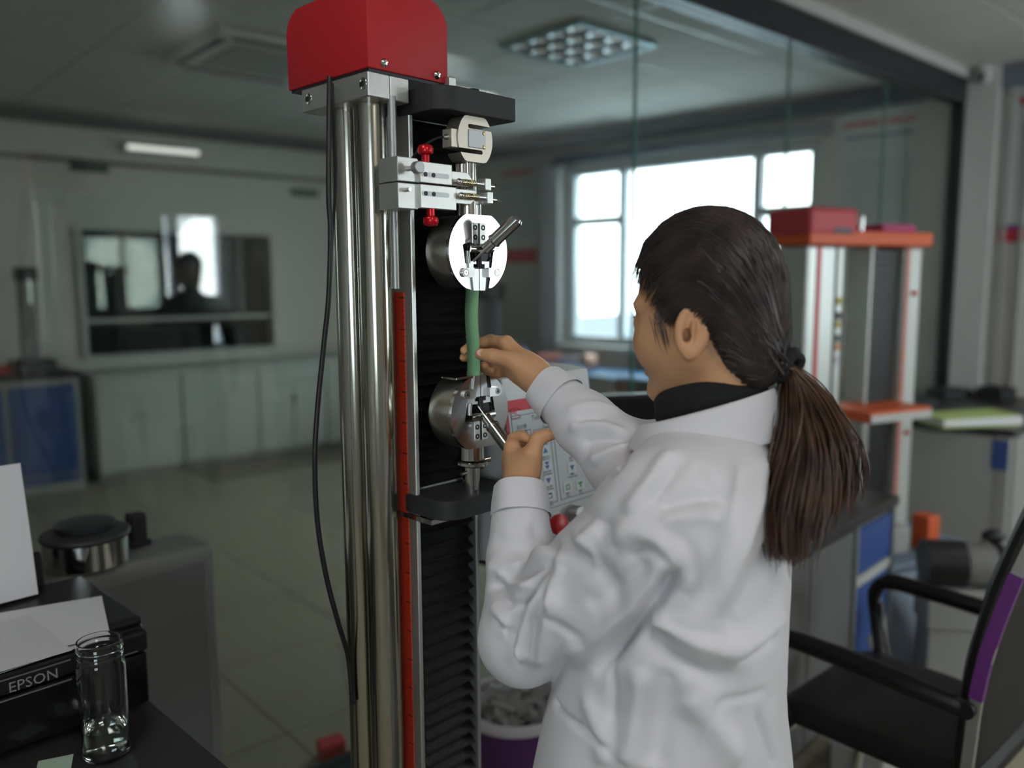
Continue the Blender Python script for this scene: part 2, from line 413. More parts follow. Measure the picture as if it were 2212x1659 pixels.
# travelling arm and fixed head plate with a rounded front corner
def arm(z0, z1, name):
    r = .034; u0, u1, w0, w1 = .086, .247, -.055, .045
    pts = [(u0, w1)] + [(u0 + r - r * math.cos(t), w0 + r - r * math.sin(t)) for t in np.linspace(0, math.pi / 2, 9)] + [(u1 - .004, w0), (u1, w0 + .004), (u1, w1)]
    o = MB().prism(pts, z0, z1, bev=.0018).build(name, M_blackmat, T)
    return o
ua = arm(1.777, 1.812, 'head_plate'); la = arm(1.155, 1.186, 'travelling_arm')
MB().lathe([(0, .014), (.009, .014), (.0105, .012), (.0105, 0)], 24, None, (.196, -.008, 1.812)).build('load_cell_bolt', M_black, ua)
MB().tube((.170, -.015, 1.812), (.170, -.015, 1.816), .012, n=24).build('bolt_washer', M_chrome, ua)
MB().box(.146, .160, -.010, .006, 1.812, 1.838, .002).build('cable_bracket', M_alu, ua)
# pointer clip on the scale
MB().box(.083, .086, -.02, .068, 1.146, 1.154).box(.083, .150, -.022, -.018, 1.146, 1.154).box(.083, .094, .064, .068, 1.146, 1.154).build('scale_pointer', M_chrome, T)
# S-shaped load cell
def disc_poly(cx, cz, R, top, bot, n=40):
    p = []
    for a in np.linspace(0, 2 * math.pi, n, endpoint=False):
        x, z = R * math.cos(a), R * math.sin(a); p.append((cx + x, cz + min(max(z, bot), top)))
    return p
XZ = np.array([[1, 0, 0], [0, 0, 1], [0, 1, 0]])    # prism (x, y, h) -> (u, w=h, z=y)
def face_prism(mb, poly, w0, w1, bev=0.0):
    # polygon given in (u, z) counter-clockwise seen from the front (-w)
    return mb.prism([(x, -z) for x, z in poly][::-1], -w1, -w0, M=np.array([[1, 0, 0], [0, 0, -1], [0, -1, 0]]), bev=bev)
lc_mat = mat('nickel_load_cell', (0.50, 0.45, 0.38), 0.38, 0.8)
lc = MB(); CZ = 1.7425
def arc(cx, cz, r, a0, a1, n=10): return [(cx + r * math.cos(t), cz + r * math.sin(t)) for t in np.linspace(math.radians(a0), math.radians(a1), n)]
R = .0365
# S outline: round sides, flat top and bottom, slot open right above centre and open left below centre
zt, zb = .034, -.034
slot = .0065; s1 = .0185; s2 = -.0185
out = []
out += [(UC + math.sqrt(R * R - zt * zt) + .004, CZ + zt), (UC - math.sqrt(R * R - zt * zt) - .004, CZ + zt)]
def side(sgn, za, zb_, n=9):
    return [(UC + sgn * math.sqrt(max(R * R - (z * .88) ** 2, 0)), CZ + z) for z in np.linspace(za, zb_, n)]
out += side(-1, zt * .96, s2 + slot / 2, 11)
out += [(UC + .012, CZ + s2 + slot / 2)] + [(UC + .012 + .00325 * math.cos(t), CZ + s2 + .00325 * math.sin(t)) for t in np.linspace(math.pi / 2, -math.pi / 2, 5)][1:-1] + [(UC + .012, CZ + s2 - slot / 2)]
out += side(-1, s2 - slot / 2, zb * .96, 4) + [(UC - math.sqrt(R * R - zt * zt) - .004, CZ + zb), (UC + math.sqrt(R * R - zt * zt) + .004, CZ + zb)]
out += side(1, zb * .96, s1 - slot / 2, 11)
out += [(UC - .012, CZ + s1 - slot / 2)] + [(UC - .012 - .00325 * math.cos(t), CZ + s1 + .00325 * math.sin(t)) for t in np.linspace(-math.pi / 2, math.pi / 2, 5)][1:-1] + [(UC - .012, CZ + s1 + slot / 2)]
out += side(1, s1 + slot / 2, zt * .96, 4)
face_prism(lc, out, -.042, -.012)
lco = lc.build('load_cell', lc_mat, T)
pl = MB().box(UC - .015, UC + .021, -.0436, -.042, CZ - .0128, CZ + .0138, .0006).build('cell_cover_plate', M_alud, lco)
for dz in (-.0095, .0105): MB().lathe([(0, .0012), (.0024, .001), (.0028, 0)], 14, rotmat(math.pi / 2), (UC + .0165, -.0436, CZ + dz)).build('plate_screw', mat('brass_screw', (.45, .36, .16), .3, .9), lco)
MB().box(UC - .047, UC - .034, -.040, -.018, CZ - .016, CZ + .012, .001).build('cable_gland_block', lc_mat, lco)
MB().tube((UC - .047, -.030, CZ), (UC - .056, -.030, CZ - .001), .0045, .003, n=14).build('cable_gland', M_steel, lco)
MB().path([(UC - .054, -.030, CZ), (UC - .07, -.026, CZ - .006), (UC - .082, -.006, CZ - .018), (UC - .079, .02, CZ - .035)], .0022).build('cell_cable', M_black, lco)
MB().tube((UC, WA, 1.765), (UC, WA, 1.78), .009, n=20).build('cell_stud', M_chrome, lco)
# grip stem between the load cell and the upper grip
st = MB().tube((UC, WA, 1.625), (UC, WA, 1.712), .0125, n=32).build('grip_stem', M_chrome, T)
MB().tube((UC - .006, WA + .006, 1.655), (UC - .006, WA + .006, 1.706), .0145, n=32).build('stem_sleeve', M_chrome, T)
MB().tube((UC - .001, WA, 1.625), (UC - .001, WA, 1.653), .0205, n=40).build('stem_collar', M_chrome, T)
# wedge grips
M_face = mat('polished_grip_face', (.62, .62, .64), .17, 1.0)
M_drum = mat('chromed_drum', (.58, .59, .53), .30, 1.0)
M_hole = mat('blackened_steel', (.012, .012, .013), .4, .3)
M_jaw = mat('ground_tool_steel', (.50, .50, .50), .35, .85)
M_lever = mat('lever_steel', (.42, .43, .41), .16, 1.0)
def grip(cz, flip, name):
    """flip=1: jaws open downward (upper grip); flip=-1: upward (lower grip). z measured away from the jaws."""
    sg = flip; g = MB(); R = .0625; WF = -.047
    poly = []
    for a in np.linspace(0, 2 * math.pi, 72, endpoint=False):
        x, z = R * math.cos(a), R * math.sin(a); poly.append((UC + x, cz + min(max(z, -.0562), .0562)))
    # drum body behind, front plate
    face_prism(g, [(UC + (x - UC) * .985, cz + (z - cz) * .985) for x, z in poly], -.040, .008, .002)
    drum = g.build(name, M_drum, T)
    for p in drum.data.polygons: p.use_smooth = abs(p.normal.y) < .3
    drum.data.set_sharp_from_angle(angle=math.radians(30))
    # front plate with a tapering window cut out: built as left, right and back pieces
    zo = -sg   # direction towards jaw mouth
    def Z(t): return cz + zo * t      # t>0 towards the mouth
    ang_ = np.linspace(0, 2 * math.pi, 73)
    P = lambda a: (UC + R * math.cos(a), cz + min(max(R * math.sin(a), -.0562), .0562))
    wt, wb = .0325, .0215             # half width of the window at its inner end / at the mouth
    t_in, t_out = -.006, .0562
    # polygon outline of plate minus window (a horseshoe)
    hs = []
    arcs = [P(a) for a in np.linspace(-math.pi / 2, 1.5 * math.pi, 73)]
    ring = [(x, z) for x, z in arcs if not ((z - cz) * zo > .0555 and abs(x - UC) < wb)]
    # start the ring at the mouth, going round
    k = max(range(len(ring)), key=lambda i: (math.hypot(ring[i][0] - ring[i - 1][0], ring[i][1] - ring[i - 1][1])))
    ring = ring[k:] + ring[:k]
    e = ring[-1]; s0 = ring[0]
    sx = 1 if e[0] > UC else -1
    hs = ring + [(UC + sx * wb, Z(t_out)), (UC + sx * wt, Z(t_in + .004)), (UC + sx * (wt + .002), Z(t_in - .004)), (UC + sx * (wt - .006), Z(t_in - .008)),
                 (UC - sx * (wt - .006), Z(t_in - .008)), (UC - sx * (wt + .002), Z(t_in - .004)), (UC - sx * wt, Z(t_in + .004)), (UC - sx * wb, Z(t_out))]
    area = sum(hs[i - 1][0] * hs[i][1] - hs[i][0] * hs[i - 1][1] for i in range(len(hs)))
    if area < 0: hs = hs[::-1]
    pm = MB(); face_prism(pm, hs, WF, -.0395); pm.build('grip_face', M_face, drum)
    # dark cavity floor
    cv = MB(); q = [(UC - wt, Z(t_in - .006)), (UC + wt, Z(t_in - .006)), (UC + wb, Z(t_out - .001)), (UC - wb, Z(t_out - .001))]
    if sg < 0: pass
    a2 = sum(q[i - 1][0] * q[i][1] - q[i][0] * q[i - 1][1] for i in range(4)); q = q if a2 > 0 else q[::-1]
    face_prism(cv, q, -.0412, -.0398); cv.build('grip_cavity', M_hole, drum)
    # jaws: two toothed wedges meeting on the centre line
    for sx in (-1, 1):
        jm = MB(); teeth = []
        n = 17
        for i in range(n * 2 + 1):
            t = .0265 + (.060 - .0265) * i / (n * 2); teeth.append((UC + sx * (.0004 if i % 2 else .0013), Z(t)))
        jw = teeth + [(UC + sx * (.0125 if sx < 0 else .0125), Z(.060)), (UC + sx * .0165, Z(.0265))]
        a3 = sum(jw[i - 1][0] * jw[i][1] - jw[i][0] * jw[i - 1][1] for i in range(len(jw))); jw = jw if a3 > 0 else jw[::-1]
        face_prism(jm, jw, WF - .0004, -.0408); jm.build('jaw', M_jaw, drum)
        # jaw carrier behind the wedge
        q = [(UC + sx * .0168, Z(.024)), (UC + sx * .0295, Z(.008)), (UC + sx * .0222, Z(.057)), (UC + sx * .0128, Z(.0595))]
        a3 = sum(q[i - 1][0] * q[i][1] - q[i][0] * q[i - 1][1] for i in range(4)); q = q if a3 > 0 else q[::-1]
        cm = MB(); face_prism(cm, q, -.0445, -.0402); cm.build('jaw_guide', M_hole if sx > 0 else M_jaw, drum)
        # T-slot piece above the jaws
        q = [(UC + sx * .006, Z(.0150)), (UC + sx * .022, Z(.0150)), (UC + sx * .0215, Z(.0262)), (UC + sx * .012, Z(.0262)), (UC + sx * .012, Z(.0190)), (UC + sx * .006, Z(.0190))]
        a3 = sum(q[i - 1][0] * q[i][1] - q[i][0] * q[i - 1][1] for i in range(6)); q = q if a3 > 0 else q[::-1]
        cm = MB(); face_prism(cm, q, WF - .0002, -.0408); cm.build('jaw_hook', M_jaw, drum)
        # retaining lug with a screw
        cxp = UC + sx * .0315; lug = [(UC + sx * .0135, Z(.0250)), (UC + sx * .0135, Z(.0395))]
        half = [(cxp + sx * .0072 * math.cos(t), Z(.0322 + .0072 * math.sin(t))) for t in np.linspace(math.pi / 2, -math.pi / 2, 12)]
        q = lug + half
        a3 = sum(q[i - 1][0] * q[i][1] - q[i][0] * q[i - 1][1] for i in range(len(q))); q = q if a3 > 0 else q[::-1]
        lm = MB(); face_prism(lm, q, WF - .0042 - (.004 if sx > 0 else 0), WF + .0005); lug_o = lm.build('retaining_lug', M_alu if sx < 0 else M_steel, drum)
        yy = WF - .0042 - (.004 if sx > 0 else 0)
        rr = rotmat(math.pi / 2)
        MB().lathe([(0, .0004), (.0040, .0004), (.0042, 0)], 20, rr, (cxp, yy, Z(.0322))).build('lug_screw', M_chrome, drum)
        cr = MB().box(-.0022, .0022, -.0005, .0005, 0, .0007, M=rr @ rotmat(0, 0, .5), T=(cxp, yy, Z(.0322))).box(-.0005, .0005, -.0022, .0022, 0, .0007, M=rr @ rotmat(0, 0, .5), T=(cxp, yy, Z(.0322))); cr.build('screw_cross', M_hole, drum)
        MB().lathe([(.0050, 0), (.0050, .0003), (.0056, .0003), (.0056, 0)], 22, rr, (cxp, yy, Z(.0322))).build('screw_recess', M_hole, drum)
        # screw plates at the back end
        qx = UC + sx * .0085
        bp = MB().box(qx - .0062, qx + .0062, WF - .0012, WF + .0003, min(Z(-.044), Z(-.012)), max(Z(-.044), Z(-.012)), .0008).build('pivot_plate', M_alu, drum)
        for t in (-.037, -.022):
            MB().lathe([(.0042, 0), (.0042, .0006), (.0034, .0006), (.0034, .0002), (.0018, .0002), (.0018, -.0005), (0, -.0005)], 20, rr, (qx, WF - .0012, Z(t))).build('plate_bolt', M_hole, drum)
    # slot between the plates, cross shaft
    MB().box(UC - .0023, UC + .0023, WF - .0006, WF + .001, min(Z(-.044), Z(-.010)), max(Z(-.044), Z(-.010))).build('shaft_slot', M_hole, drum)
    MB().tube((UC - .0255, WF - .004, Z(-.004)), (UC + .0245, WF - .004, Z(-.004)), .0062, n=24).build('cross_shaft', M_lever, drum)
    MB().tube((UC - .026, WF - .002, Z(-.001)), (UC - .024, WF - .002, Z(.018)), .0035, n=12).build('push_rod', M_steel, drum)
    MB().tube((UC - .001, WF - .001, Z(.000)), (UC, WF + .001, Z(.024)), .0042, n=12).build('draw_bar', M_hole, drum)
    return drum, WF, Z
gu, WF, ZU = grip(1.572, 1, 'upper_grip')
gl_, _, ZL = grip(1.318, -1, 'lower_grip')
def lever(drum, a, b, name='lever'):
    a = np.array(a); b = np.array(b); d = (b - a) / np.linalg.norm(b - a); L = np.linalg.norm(b - a)
    m = MB().tube(a - d * .022, a + d * .004, .0030, n=12).tube(a + d * .004, a + d * .020, .0085, n=20)
    m.tube(a + d * .020, a + d * .022, .0085, .0115, n=24).tube(a + d * .022, a + d * .026, .0115, n=24).tube(a + d * .026, b - d * .004, .0105, n=28).tube(b - d * .004, b, .0105, .0075, n=28)
    return m.build(name, M_lever, drum)
lever(gu, (UC - .002, -.058, 1.572), (UC + .030, -.104, 1.622))
lever(gl_, (UC - .004, -.060, 1.316), (UC - .002, -.134, 1.250))
MB().box(UC - .050, UC - .012, -.046, -.010, 1.3745, 1.3785, .001).build('strip_stop', M_lever, gl_)
# lower stem with lock ring and cross pin
MB().tube((UC, WA, 1.240), (UC, WA, 1.264), .0215, n=40).build('stem_collar', M_chrome, T)
MB().lathe([(.013, -.004), (.026, -.004), (.0285, -.002), (.0285, .002), (.026, .004), (.013, .004)], 40, rotmat(.06, .05), (UC, WA, 1.234)).build('lock_ring', M_chrome, T)
MB().tube((UC + .022, WA - .004, 1.234), (UC + .034, WA - .01, 1.236), .0045, n=14).build('ring_handle', M_chrome, T)
MB().tube((UC, WA, 1.184), (UC, WA, 1.236), .0140, n=36).build('grip_stem', M_chrome, T)
MB().tube((UC - .026, WA - .004, 1.219), (UC + .026, WA + .002, 1.221), .0032, n=12).build('cross_pin', M_chrome, T)
# extensometer: two clamped aluminium arms
EX = MB()
def exarm(zlo, zhi, up):
    n_ = 'extensometer_arm'; mark = len(bpy.data.objects); before = set(bpy.data.objects)
    s = 1 if up else -1
    zc = (zlo + zhi) / 2
    if up: p = [(.052, zlo), (.098, zlo), (.098, zhi - .010), (.088, zhi), (.052, zhi)]
    else: p = [(.052, zlo), (.088, zlo), (.100, zlo + .014), (.100, zhi), (.052, zhi)]
    m = MB(); face_prism(m, p, -.004, .040, .001)
    o = m.build(n_, M_alu, T)
    if up: m2 = MB(); face_prism(m2, [(.088, zlo), (.150, zlo), (.150, zlo + .030), (.088, zlo + .030)], -.010, .004, .001)
    else: m2 = MB(); face_prism(m2, [(.088, zhi - .034), (.158, zhi - .034), (.158, zhi), (.088, zhi)], -.010, .004, .001)
    b_ = m2.build('slotted_block', M_alu, o)
    zs = zlo + .012 if up else zhi - .013
    sl = MB(); face_prism(sl, [(.094 + .0035 * math.cos(t), zs + .0035 * math.sin(t)) for t in np.linspace(math.pi / 2, 1.5 * math.pi, 8)] + [(.140 + .0035 * math.cos(t), zs + .0035 * math.sin(t)) for t in np.linspace(-math.pi / 2, math.pi / 2, 8)], -.0104, -.0098)
    sl.build('slot', M_alud, o)
    for u in (.098, .113): MB().tube((u, -.0112, zs), (u, -.0098, zs), .0033, n=14).build('slot_screw', M_hole, o)
    za, zb2 = (zlo + .001, zlo + .022) if up else (zhi - .023, zhi - .001)
    m3 = MB(); face_prism(m3, [(.150, za), (.186, za), (.194, za + .007), (.194, zb2 - .009), (.186, zb2), (.150, zb2)] if up else [(.158, za), (.190, za), (.204, za + .010), (.204, zb2), (.158, zb2)], -.006, .002, .0008)
    m3.build('finger_plate', M_alu, o)
    zp = zlo + .006 if up else zhi - .012; u0 = .160 if up else .164
    MB().ell((u0, -.014, zp), (.0052, .0052, .0052), 16).build('ball_end', M_chrome, o)
    MB().tube((u0, -.014, zp), (u0 + .052, -.014, zp), .0022, n=12).build('spring_rod', M_chrome, o)
    MB().tube((u0 + .034, -.014, zp), (u0 + .052, -.014, zp), .0038, n=14).build('rod_sleeve', M_steel, o)
    sp = [(u0 + .006 + .028 * t / 84, -.014 + .0042 * math.cos(t * 2 * math.pi / 12), zp + .0042 * math.sin(t * 2 * math.pi / 12)) for t in range(85)]
    MB().path(sp, .0008, 6).build('spring', mat('brass_spring', (.55, .46, .22), .3, 1.0), o)
    MB().box(u0 + .050, u0 + .062, -.020, .000, zp - .009, zp + .009, .001).build('rod_block', M_alu, o)
    MB().tube((u0 + .062, -.014, zp - .002), (u0 + .072, -.014, zp - .002), .0036, n=12).build('adjusting_nut', M_chrome, o)
    MB().path([(u0 + .072, -.014, zp - .002), (u0 + .082, -.016, zp - .004)], .0012).build('probe_tip', M_chrome, o)
    if up:
        MB().lathe([(.006, -.002), (.006, .010), (.0105, .012), (.0115, .014), (.0115, .020), (.009, .024), (.004, .025), (0, .025)], 24, None, (.104, -.004, zlo + .030)).build('red_knob', M_redp, o)
        MB().tube((.072, -.004, zhi - .016), (.072, -.022, zhi - .016), .0035, n=12).build('thumb_screw', M_steel, o)
        MB().lathe([(0, 0), (.0075, 0), (.0085, .001), (.0085, .011), (.0075, .012), (0, .012)], 20, rotmat(math.pi / 2), (.072, -.018, zhi - .016)).build('thumb_screw_head', M_alud, o)
    else:
        MB().lathe([(.006, .002), (.006, -.010), (.0105, -.012), (.0115, -.014), (.0115, -.020), (.009, -.024), (.004, -.025), (0, -.025)], 24, None, (.112, -.004, zhi - .034)).build('red_knob', M_redp, o)
        MB().tube((.066, -.004, zlo + .026), (.066, -.014, zlo + .026), .0028, n=12).build('clamp_screw', M_steel, o)
exarm(1.668, 1.702, True); exarm(1.630, 1.666, False)
for o in T.children:
    if o.name.startswith('extensometer_arm'): o.location = (-.040, -.042, 0)   # clamped forward of the grip stem
# drive cable hanging in front of the columns
cab = [at(712, 166, 1.20), at(711, 250, 1.20), at(710, 420, 1.195), at(714, 500, 1.20), at(710, 640, 1.21), at(700, 740, 1.22), at(686, 880, 1.23), at(680, 1000, 1.235), at(686, 1130, 1.25), at(706, 1250, 1.27), at(732, 1350, 1.30), at(752, 1420, 1.345), at(762, 1520, 1.36)]
def smooth_path(pts, k=6):
    P = np.asarray(pts, float); n = len(P); out = []
    for i in range(n - 1):
        p0 = P[max(i - 1, 0)]; p1 = P[i]; p2 = P[i + 1]; p3 = P[min(i + 2, n - 1)]
        for t in np.linspace(0, 1, k, endpoint=False):
            out.append(.5 * ((2 * p1) + (-p0 + p2) * t + (2 * p0 - 5 * p1 + 4 * p2 - p3) * t * t + (-p0 + 3 * p1 - 3 * p2 + p3) * t ** 3))
    out.append(P[-1]); return np.array(out)
RTi = np.array([AX, BX, [0, 0, 1]])
def tl(p): return RTi @ (np.asarray(p) - OT)
MB().path([tl(p) for p in smooth_path(cab)], .0040, 10).build('drive_cable', M_black, T)
MB().path([tl(p) for p in smooth_path([at(718, 180, 1.215), at(724, 400, 1.215), at(714, 560, 1.215), at(702, 720, 1.225)])], .0022, 8).build('signal_cable', M_black, T)
# machine base
MB().box(-.03, .28, -.10, .22, .03, .13, .012, 3).build('machine_base', M_white, T)
for u in (.0, .25):
    for w in (-.07, .19): MB().tube((u, w, 0), (u, w, .032), .022, n=16).build('levelling_foot', M_black, T)
# green specimen strip between the jaws
SV = []; SF = []; NS = 26; z0s, z1s = ZL(.052) , ZU(.054)
for i in range(NS + 1):
    t = i / NS; z = z0s + (z1s - z0s) * t
    bend = .0022 * math.sin(t * math.pi) + .0030 * math.sin(t * 2 * math.pi + .4) - .0012
    sh = -.001 + .003 * math.sin(t * 3.0 + .3) * (1 - t)
    for k, w in enumerate((-.0450, -.0165)):
        SV.append((UC - .0012 + bend, w + sh, z)); SV.append((UC + .0006 + bend, w + sh, z))
for i in range(NS):
    a = i * 4; b = a + 4
    SF += [(a, a + 2, b + 2, b), (a + 1, b + 1, b + 3, a + 3), (a, b, b + 1, a + 1), (a + 2, a + 3, b + 3, b + 2)]
strip = MB().add(SV, SF, False)
so = strip.build('test_strip', mat('green_rubber_strip', (.22, .46, .25), .7, bump=.1, bscale=300, var=.06), None, OT, YA)
for p in so.data.polygons: p.use_smooth = True
tag(so, 'narrow green rubber strip clamped between the two grips', 'test strip')
# ------------------------------------------------------------------ signed-distance modelling for the figure
class SDF:
    def __init__(s, lo, hi, h):
        s.lo = np.asarray(lo, float); s.h = h; s.n = np.ceil((np.asarray(hi) - s.lo) / h).astype(int) + 1
        s.D = np.full(tuple(s.n), 0.2, np.float32)
    def _g(s, lo, hi):
        a = np.clip(np.floor((np.asarray(lo) - s.lo) / s.h).astype(int), 0, s.n - 1); b = np.clip(np.ceil((np.asarray(hi) - s.lo) / s.h).astype(int) + 1, 1, s.n)
        ax = [s.lo[i] + s.h * np.arange(a[i], b[i]) for i in range(3)]
        sl = tuple(slice(a[i], b[i]) for i in range(3))
        P = np.stack(np.meshgrid(*ax, indexing='ij'), -1).astype(np.float32) if all(len(x) for x in ax) else None
        return sl, P
    def apply(s, fn, lo, hi, k=0.0, op='u'):
        m = 0.02 + k
        sl, P = s._g(np.asarray(lo) - m, np.asarray(hi) + m)
        if P is None or P.size == 0: return s
        b = fn(P); a = s.D[sl]
        if op == 's': b = -b; a, b = -a, -b      # subtraction = -(union(-a, b))
        if op == 's': a2, b2 = a, b
        else: a2, b2 = a, b
        if k > 0:
            h = np.clip(.5 + .5 * (b2 - a2) / k, 0, 1); r = b2 * (1 - h) + a2 * h - k * h * (1 - h)
        else: r = np.minimum(a2, b2)
        s.D[sl] = -r if op == 's' else r
        return s
    def cap(s, p, q, r0, r1=None, k=.01, flat=None, op='u'):
        p = np.asarray(p, np.float32); q = np.asarray(q, np.float32); r1 = r0 if r1 is None else r1; d = q - p; L2 = max(float(d @ d), 1e-12)
        def fn(P):
            v = P - p; t = np.clip((v @ d) / L2, 0, 1); w = v - t[..., None] * d
            l2 = np.einsum('...i,...i', w, w)
            if flat is not None:
                n = np.asarray(flat[0], np.float32); wn = w @ n; l2 = l2 + wn * wn * (1 / flat[1] ** 2 - 1)
            return np.sqrt(l2) - (r0 + (r1 - r0) * t)
        R = max(r0, r1); return s.apply(fn, np.minimum(p, q) - R, np.maximum(p, q) + R, k, op)
    def chain(s, pts, rs, k=.008, **kw):
        for i in range(len(pts) - 1): s.cap(pts[i], pts[i + 1], rs[i], rs[i + 1], k if i == 0 else min(k, .004), **kw)
        return s
    def ell(s, c, r, A=None, k=.01, op='u'):
        c = np.asarray(c, np.float32); A = np.eye(3, dtype=np.float32) if A is None else np.asarray(A, np.float32); r = np.asarray(r, np.float32); R = float(max(r))
        def fn(P):
            v = (P - c) @ A.T; k0 = np.sqrt(np.einsum('...i,...i', v / r, v / r)); k1 = np.sqrt(np.einsum('...i,...i', v / r ** 2, v / r ** 2)) + 1e-9
            return k0 * (k0 - 1) / k1
        return s.apply(fn, c - R, c + R, k, op)
    def mesh(s):
        D = s.D; S = D < 0; nx, ny, nz = D.shape
        cnt = np.zeros((nx - 1, ny - 1, nz - 1), np.int8)
        offs = [(i, j, k) for i in (0, 1) for j in (0, 1) for k in (0, 1)]
        for i, j, k in offs: cnt += S[i:nx - 1 + i, j:ny - 1 + j, k:nz - 1 + k]
        act = (cnt > 0) & (cnt < 8); idx = np.argwhere(act); im = np.full(act.shape, -1, np.int32); im[act] = np.arange(len(idx))
        val = np.stack([D[idx[:, 0] + i, idx[:, 1] + j, idx[:, 2] + k] for i, j, k in offs], 1)
        acc = np.zeros((len(idx), 3)); w = np.zeros(len(idx)); o = np.array(offs)
        for a in range(8):
            for b in range(a + 1, 8):
                if np.abs(o[a] - o[b]).sum() != 1: continue
                m_ = (val[:, a] < 0) != (val[:, b] < 0); t = val[m_, a] / (val[m_, a] - val[m_, b])
                acc[m_] += o[a] + t[:, None] * (o[b] - o[a]); w[m_] += 1
        V = s.lo + s.h * (idx + acc / w[:, None]); F = []
        for ax in range(3):
            sl0 = [slice(None)] * 3; sl1 = [slice(None)] * 3; sl0[ax] = slice(0, -1); sl1[ax] = slice(1, None)
            diff = S[tuple(sl0)] != S[tuple(sl1)]; e = np.argwhere(diff); b, c = [(1, 2), (2, 0), (0, 1)][ax]
            ok = (e[:, b] > 0) & (e[:, c] > 0) & (e[:, b] < D.shape[b] - 1) & (e[:, c] < D.shape[c] - 1); e = e[ok]
            ins = S[tuple(e.T)]
            def cell(db, dc):
                q = e.copy(); q[:, b] += db; q[:, c] += dc; return im[tuple(q.T)]
            q = np.stack([cell(-1, -1), cell(0, -1), cell(0, 0), cell(-1, 0)], 1); q[~ins] = q[~ins][:, ::-1]; F.append(q)
        return V, np.vstack(F)
def relax(V, F, it=2, lam=.5):
    n = len(V); e = np.vstack([F[:, [0, 1]], F[:, [1, 2]], F[:, [2, 3]], F[:, [3, 0]]]); e = np.vstack([e, e[:, ::-1]])
    deg = np.bincount(e[:, 0], minlength=n).astype(float)
    for _ in range(it):
        for l in (lam, -lam * 1.03):
            s_ = np.stack([np.bincount(e[:, 0], V[e[:, 1], i], n) for i in range(3)], 1) / deg[:, None]; V = V + l * (s_ - V)
    return V
def normals(V, F):
    n = np.cross(V[F[:, 2]] - V[F[:, 0]], V[F[:, 3]] - V[F[:, 1]]); N = np.zeros_like(V)
    for i in range(4): 
        for a in range(3): N[:, a] += np.bincount(F[:, i], n[:, a], len(V))
    return N / np.maximum(np.linalg.norm(N, axis=1)[:, None], 1e-12)
def quads_obj(name, V, F, material, parent, base):
    me = bpy.data.meshes.new(name); me.from_pydata((V - base).tolist(), [], F.tolist()); me.update()
    me.polygons.foreach_set('use_smooth', [True] * len(F)); me.materials.append(material)
    o = bpy.data.objects.new(name, me); C.objects.link(o); o.parent = parent; return o
def pix(V):
    d = V - CAM; z = d @ FW; return np.stack([CXP + F_PX * (d @ RT) / z, CYP - F_PX * (d @ UP) / z, z], 1)
def add_folds(V, F, folds):
    N = normals(V, F); px = pix(V); facing = np.einsum('ij,ij->i', N, CAM - V) > 0; disp = np.zeros(len(V)); cand = np.where(facing)[0]
    for pts, amp, sig in folds:
        amp *= 1.5; sig *= .8; Q = []
        for x, y in pts:
            d2 = (px[cand, 0] - x) ** 2 + (px[cand, 1] - y) ** 2; near = cand[d2 < 64]
            if len(near) == 0: near = cand[[np.argmin(d2)]]
            Q.append(V[near[np.argmin(px[near, 2])]])
        Q = smooth_path(Q, 5); best = np.full(len(V), 9.0); par = np.zeros(len(V))
        lo = Q.min(0) - 4 * sig; hi = Q.max(0) + 4 * sig; loc = np.where(np.all((V > lo) & (V < hi), axis=1))[0]
        if len(loc) == 0: continue
        for i in range(len(Q) - 1):
            a, b = Q[i], Q[i + 1]; d = b - a; v = V[loc] - a; t = np.clip(v @ d / max(d @ d, 1e-12), 0, 1); dist = np.linalg.norm(v - t[:, None] * d, axis=1)
            m_ = dist < best[loc]; best[loc[m_]] = dist[m_]; par[loc[m_]] = (i + t[m_]) / (len(Q) - 1)
        disp[loc] += amp * np.exp(-(best[loc] / sig) ** 2) * np.clip(np.sin(np.clip(par[loc], 0, 1) * math.pi) * 1.6 + .25, 0, 1)
    return V + N * disp[:, None]
def vnoise(V, sc, seed=0):
    r = np.random.default_rng(seed); out = np.zeros(len(V))
    for _ in range(14):
        k = r.normal(size=3) * sc; out += np.sin(V @ k + r.uniform(0, 6.28))
    return out / 14 ** .5
# ------------------------------------------------------------------ the operator
FWD = np.array([-.89, .456, 0]); FWD /= np.linalg.norm(FWD); LFT = np.cross([0, 0, 1.], FWD)
HEADC = at(1521, 647, 1.10); HFWD = np.array([-.79, .6131, 0])
hp = math.radians(9); HF = HFWD * math.cos(hp) - np.array([0, 0, math.sin(hp)]); HL = np.cross([0, 0, 1.], HFWD); HU = np.cross(HF, HL)
HA = np.array([HF, HL, HU])
def hd(f, l, u): return HEADC + HF * f + HL * l + HU * u
BASE = np.array([0.22, 1.07, 0.0])
person = thing('person', 'woman in a white lab coat with a low ponytail, reaching to the grips', 'person', BASE)
M_skin = mat('skin', (.60, .325, .175), .5, spec=.35, var=.06, vscale=30, bump=.04, bscale=500, sss=.12)
NECK = at(1540, 900, 1.10)
S_L, E_L, W_L = at(1450, 1118, 1.00), at(1132, 1380, 1.13), at(1122, 1048, 1.225)
S_R, E_R, W_R = at(1548, 985, 1.24), at(1362, 1005, 1.17), at(1168, 824, 1.272)
body = SDF((-.15, .82, .93), (.48, 1.46, 1.74), .0026)
# torso and arms hidden in the clothes
body.cap((.235, 1.06, 1.0), (.245, 1.065, 1.25), .085, .095, .03).cap((.245, 1.065, 1.25), NECK - [0, 0, .03], .09, .05, .03)
body.cap(NECK - [0, 0, .05], S_L, .05, .042, .03).cap(NECK - [0, 0, .05], S_R, .05, .042, .03)
body.chain([S_L, E_L, W_L], [.042, .033, .0235], .02); body.chain([S_R, E_R, W_R], [.042, .033, .0245], .02)
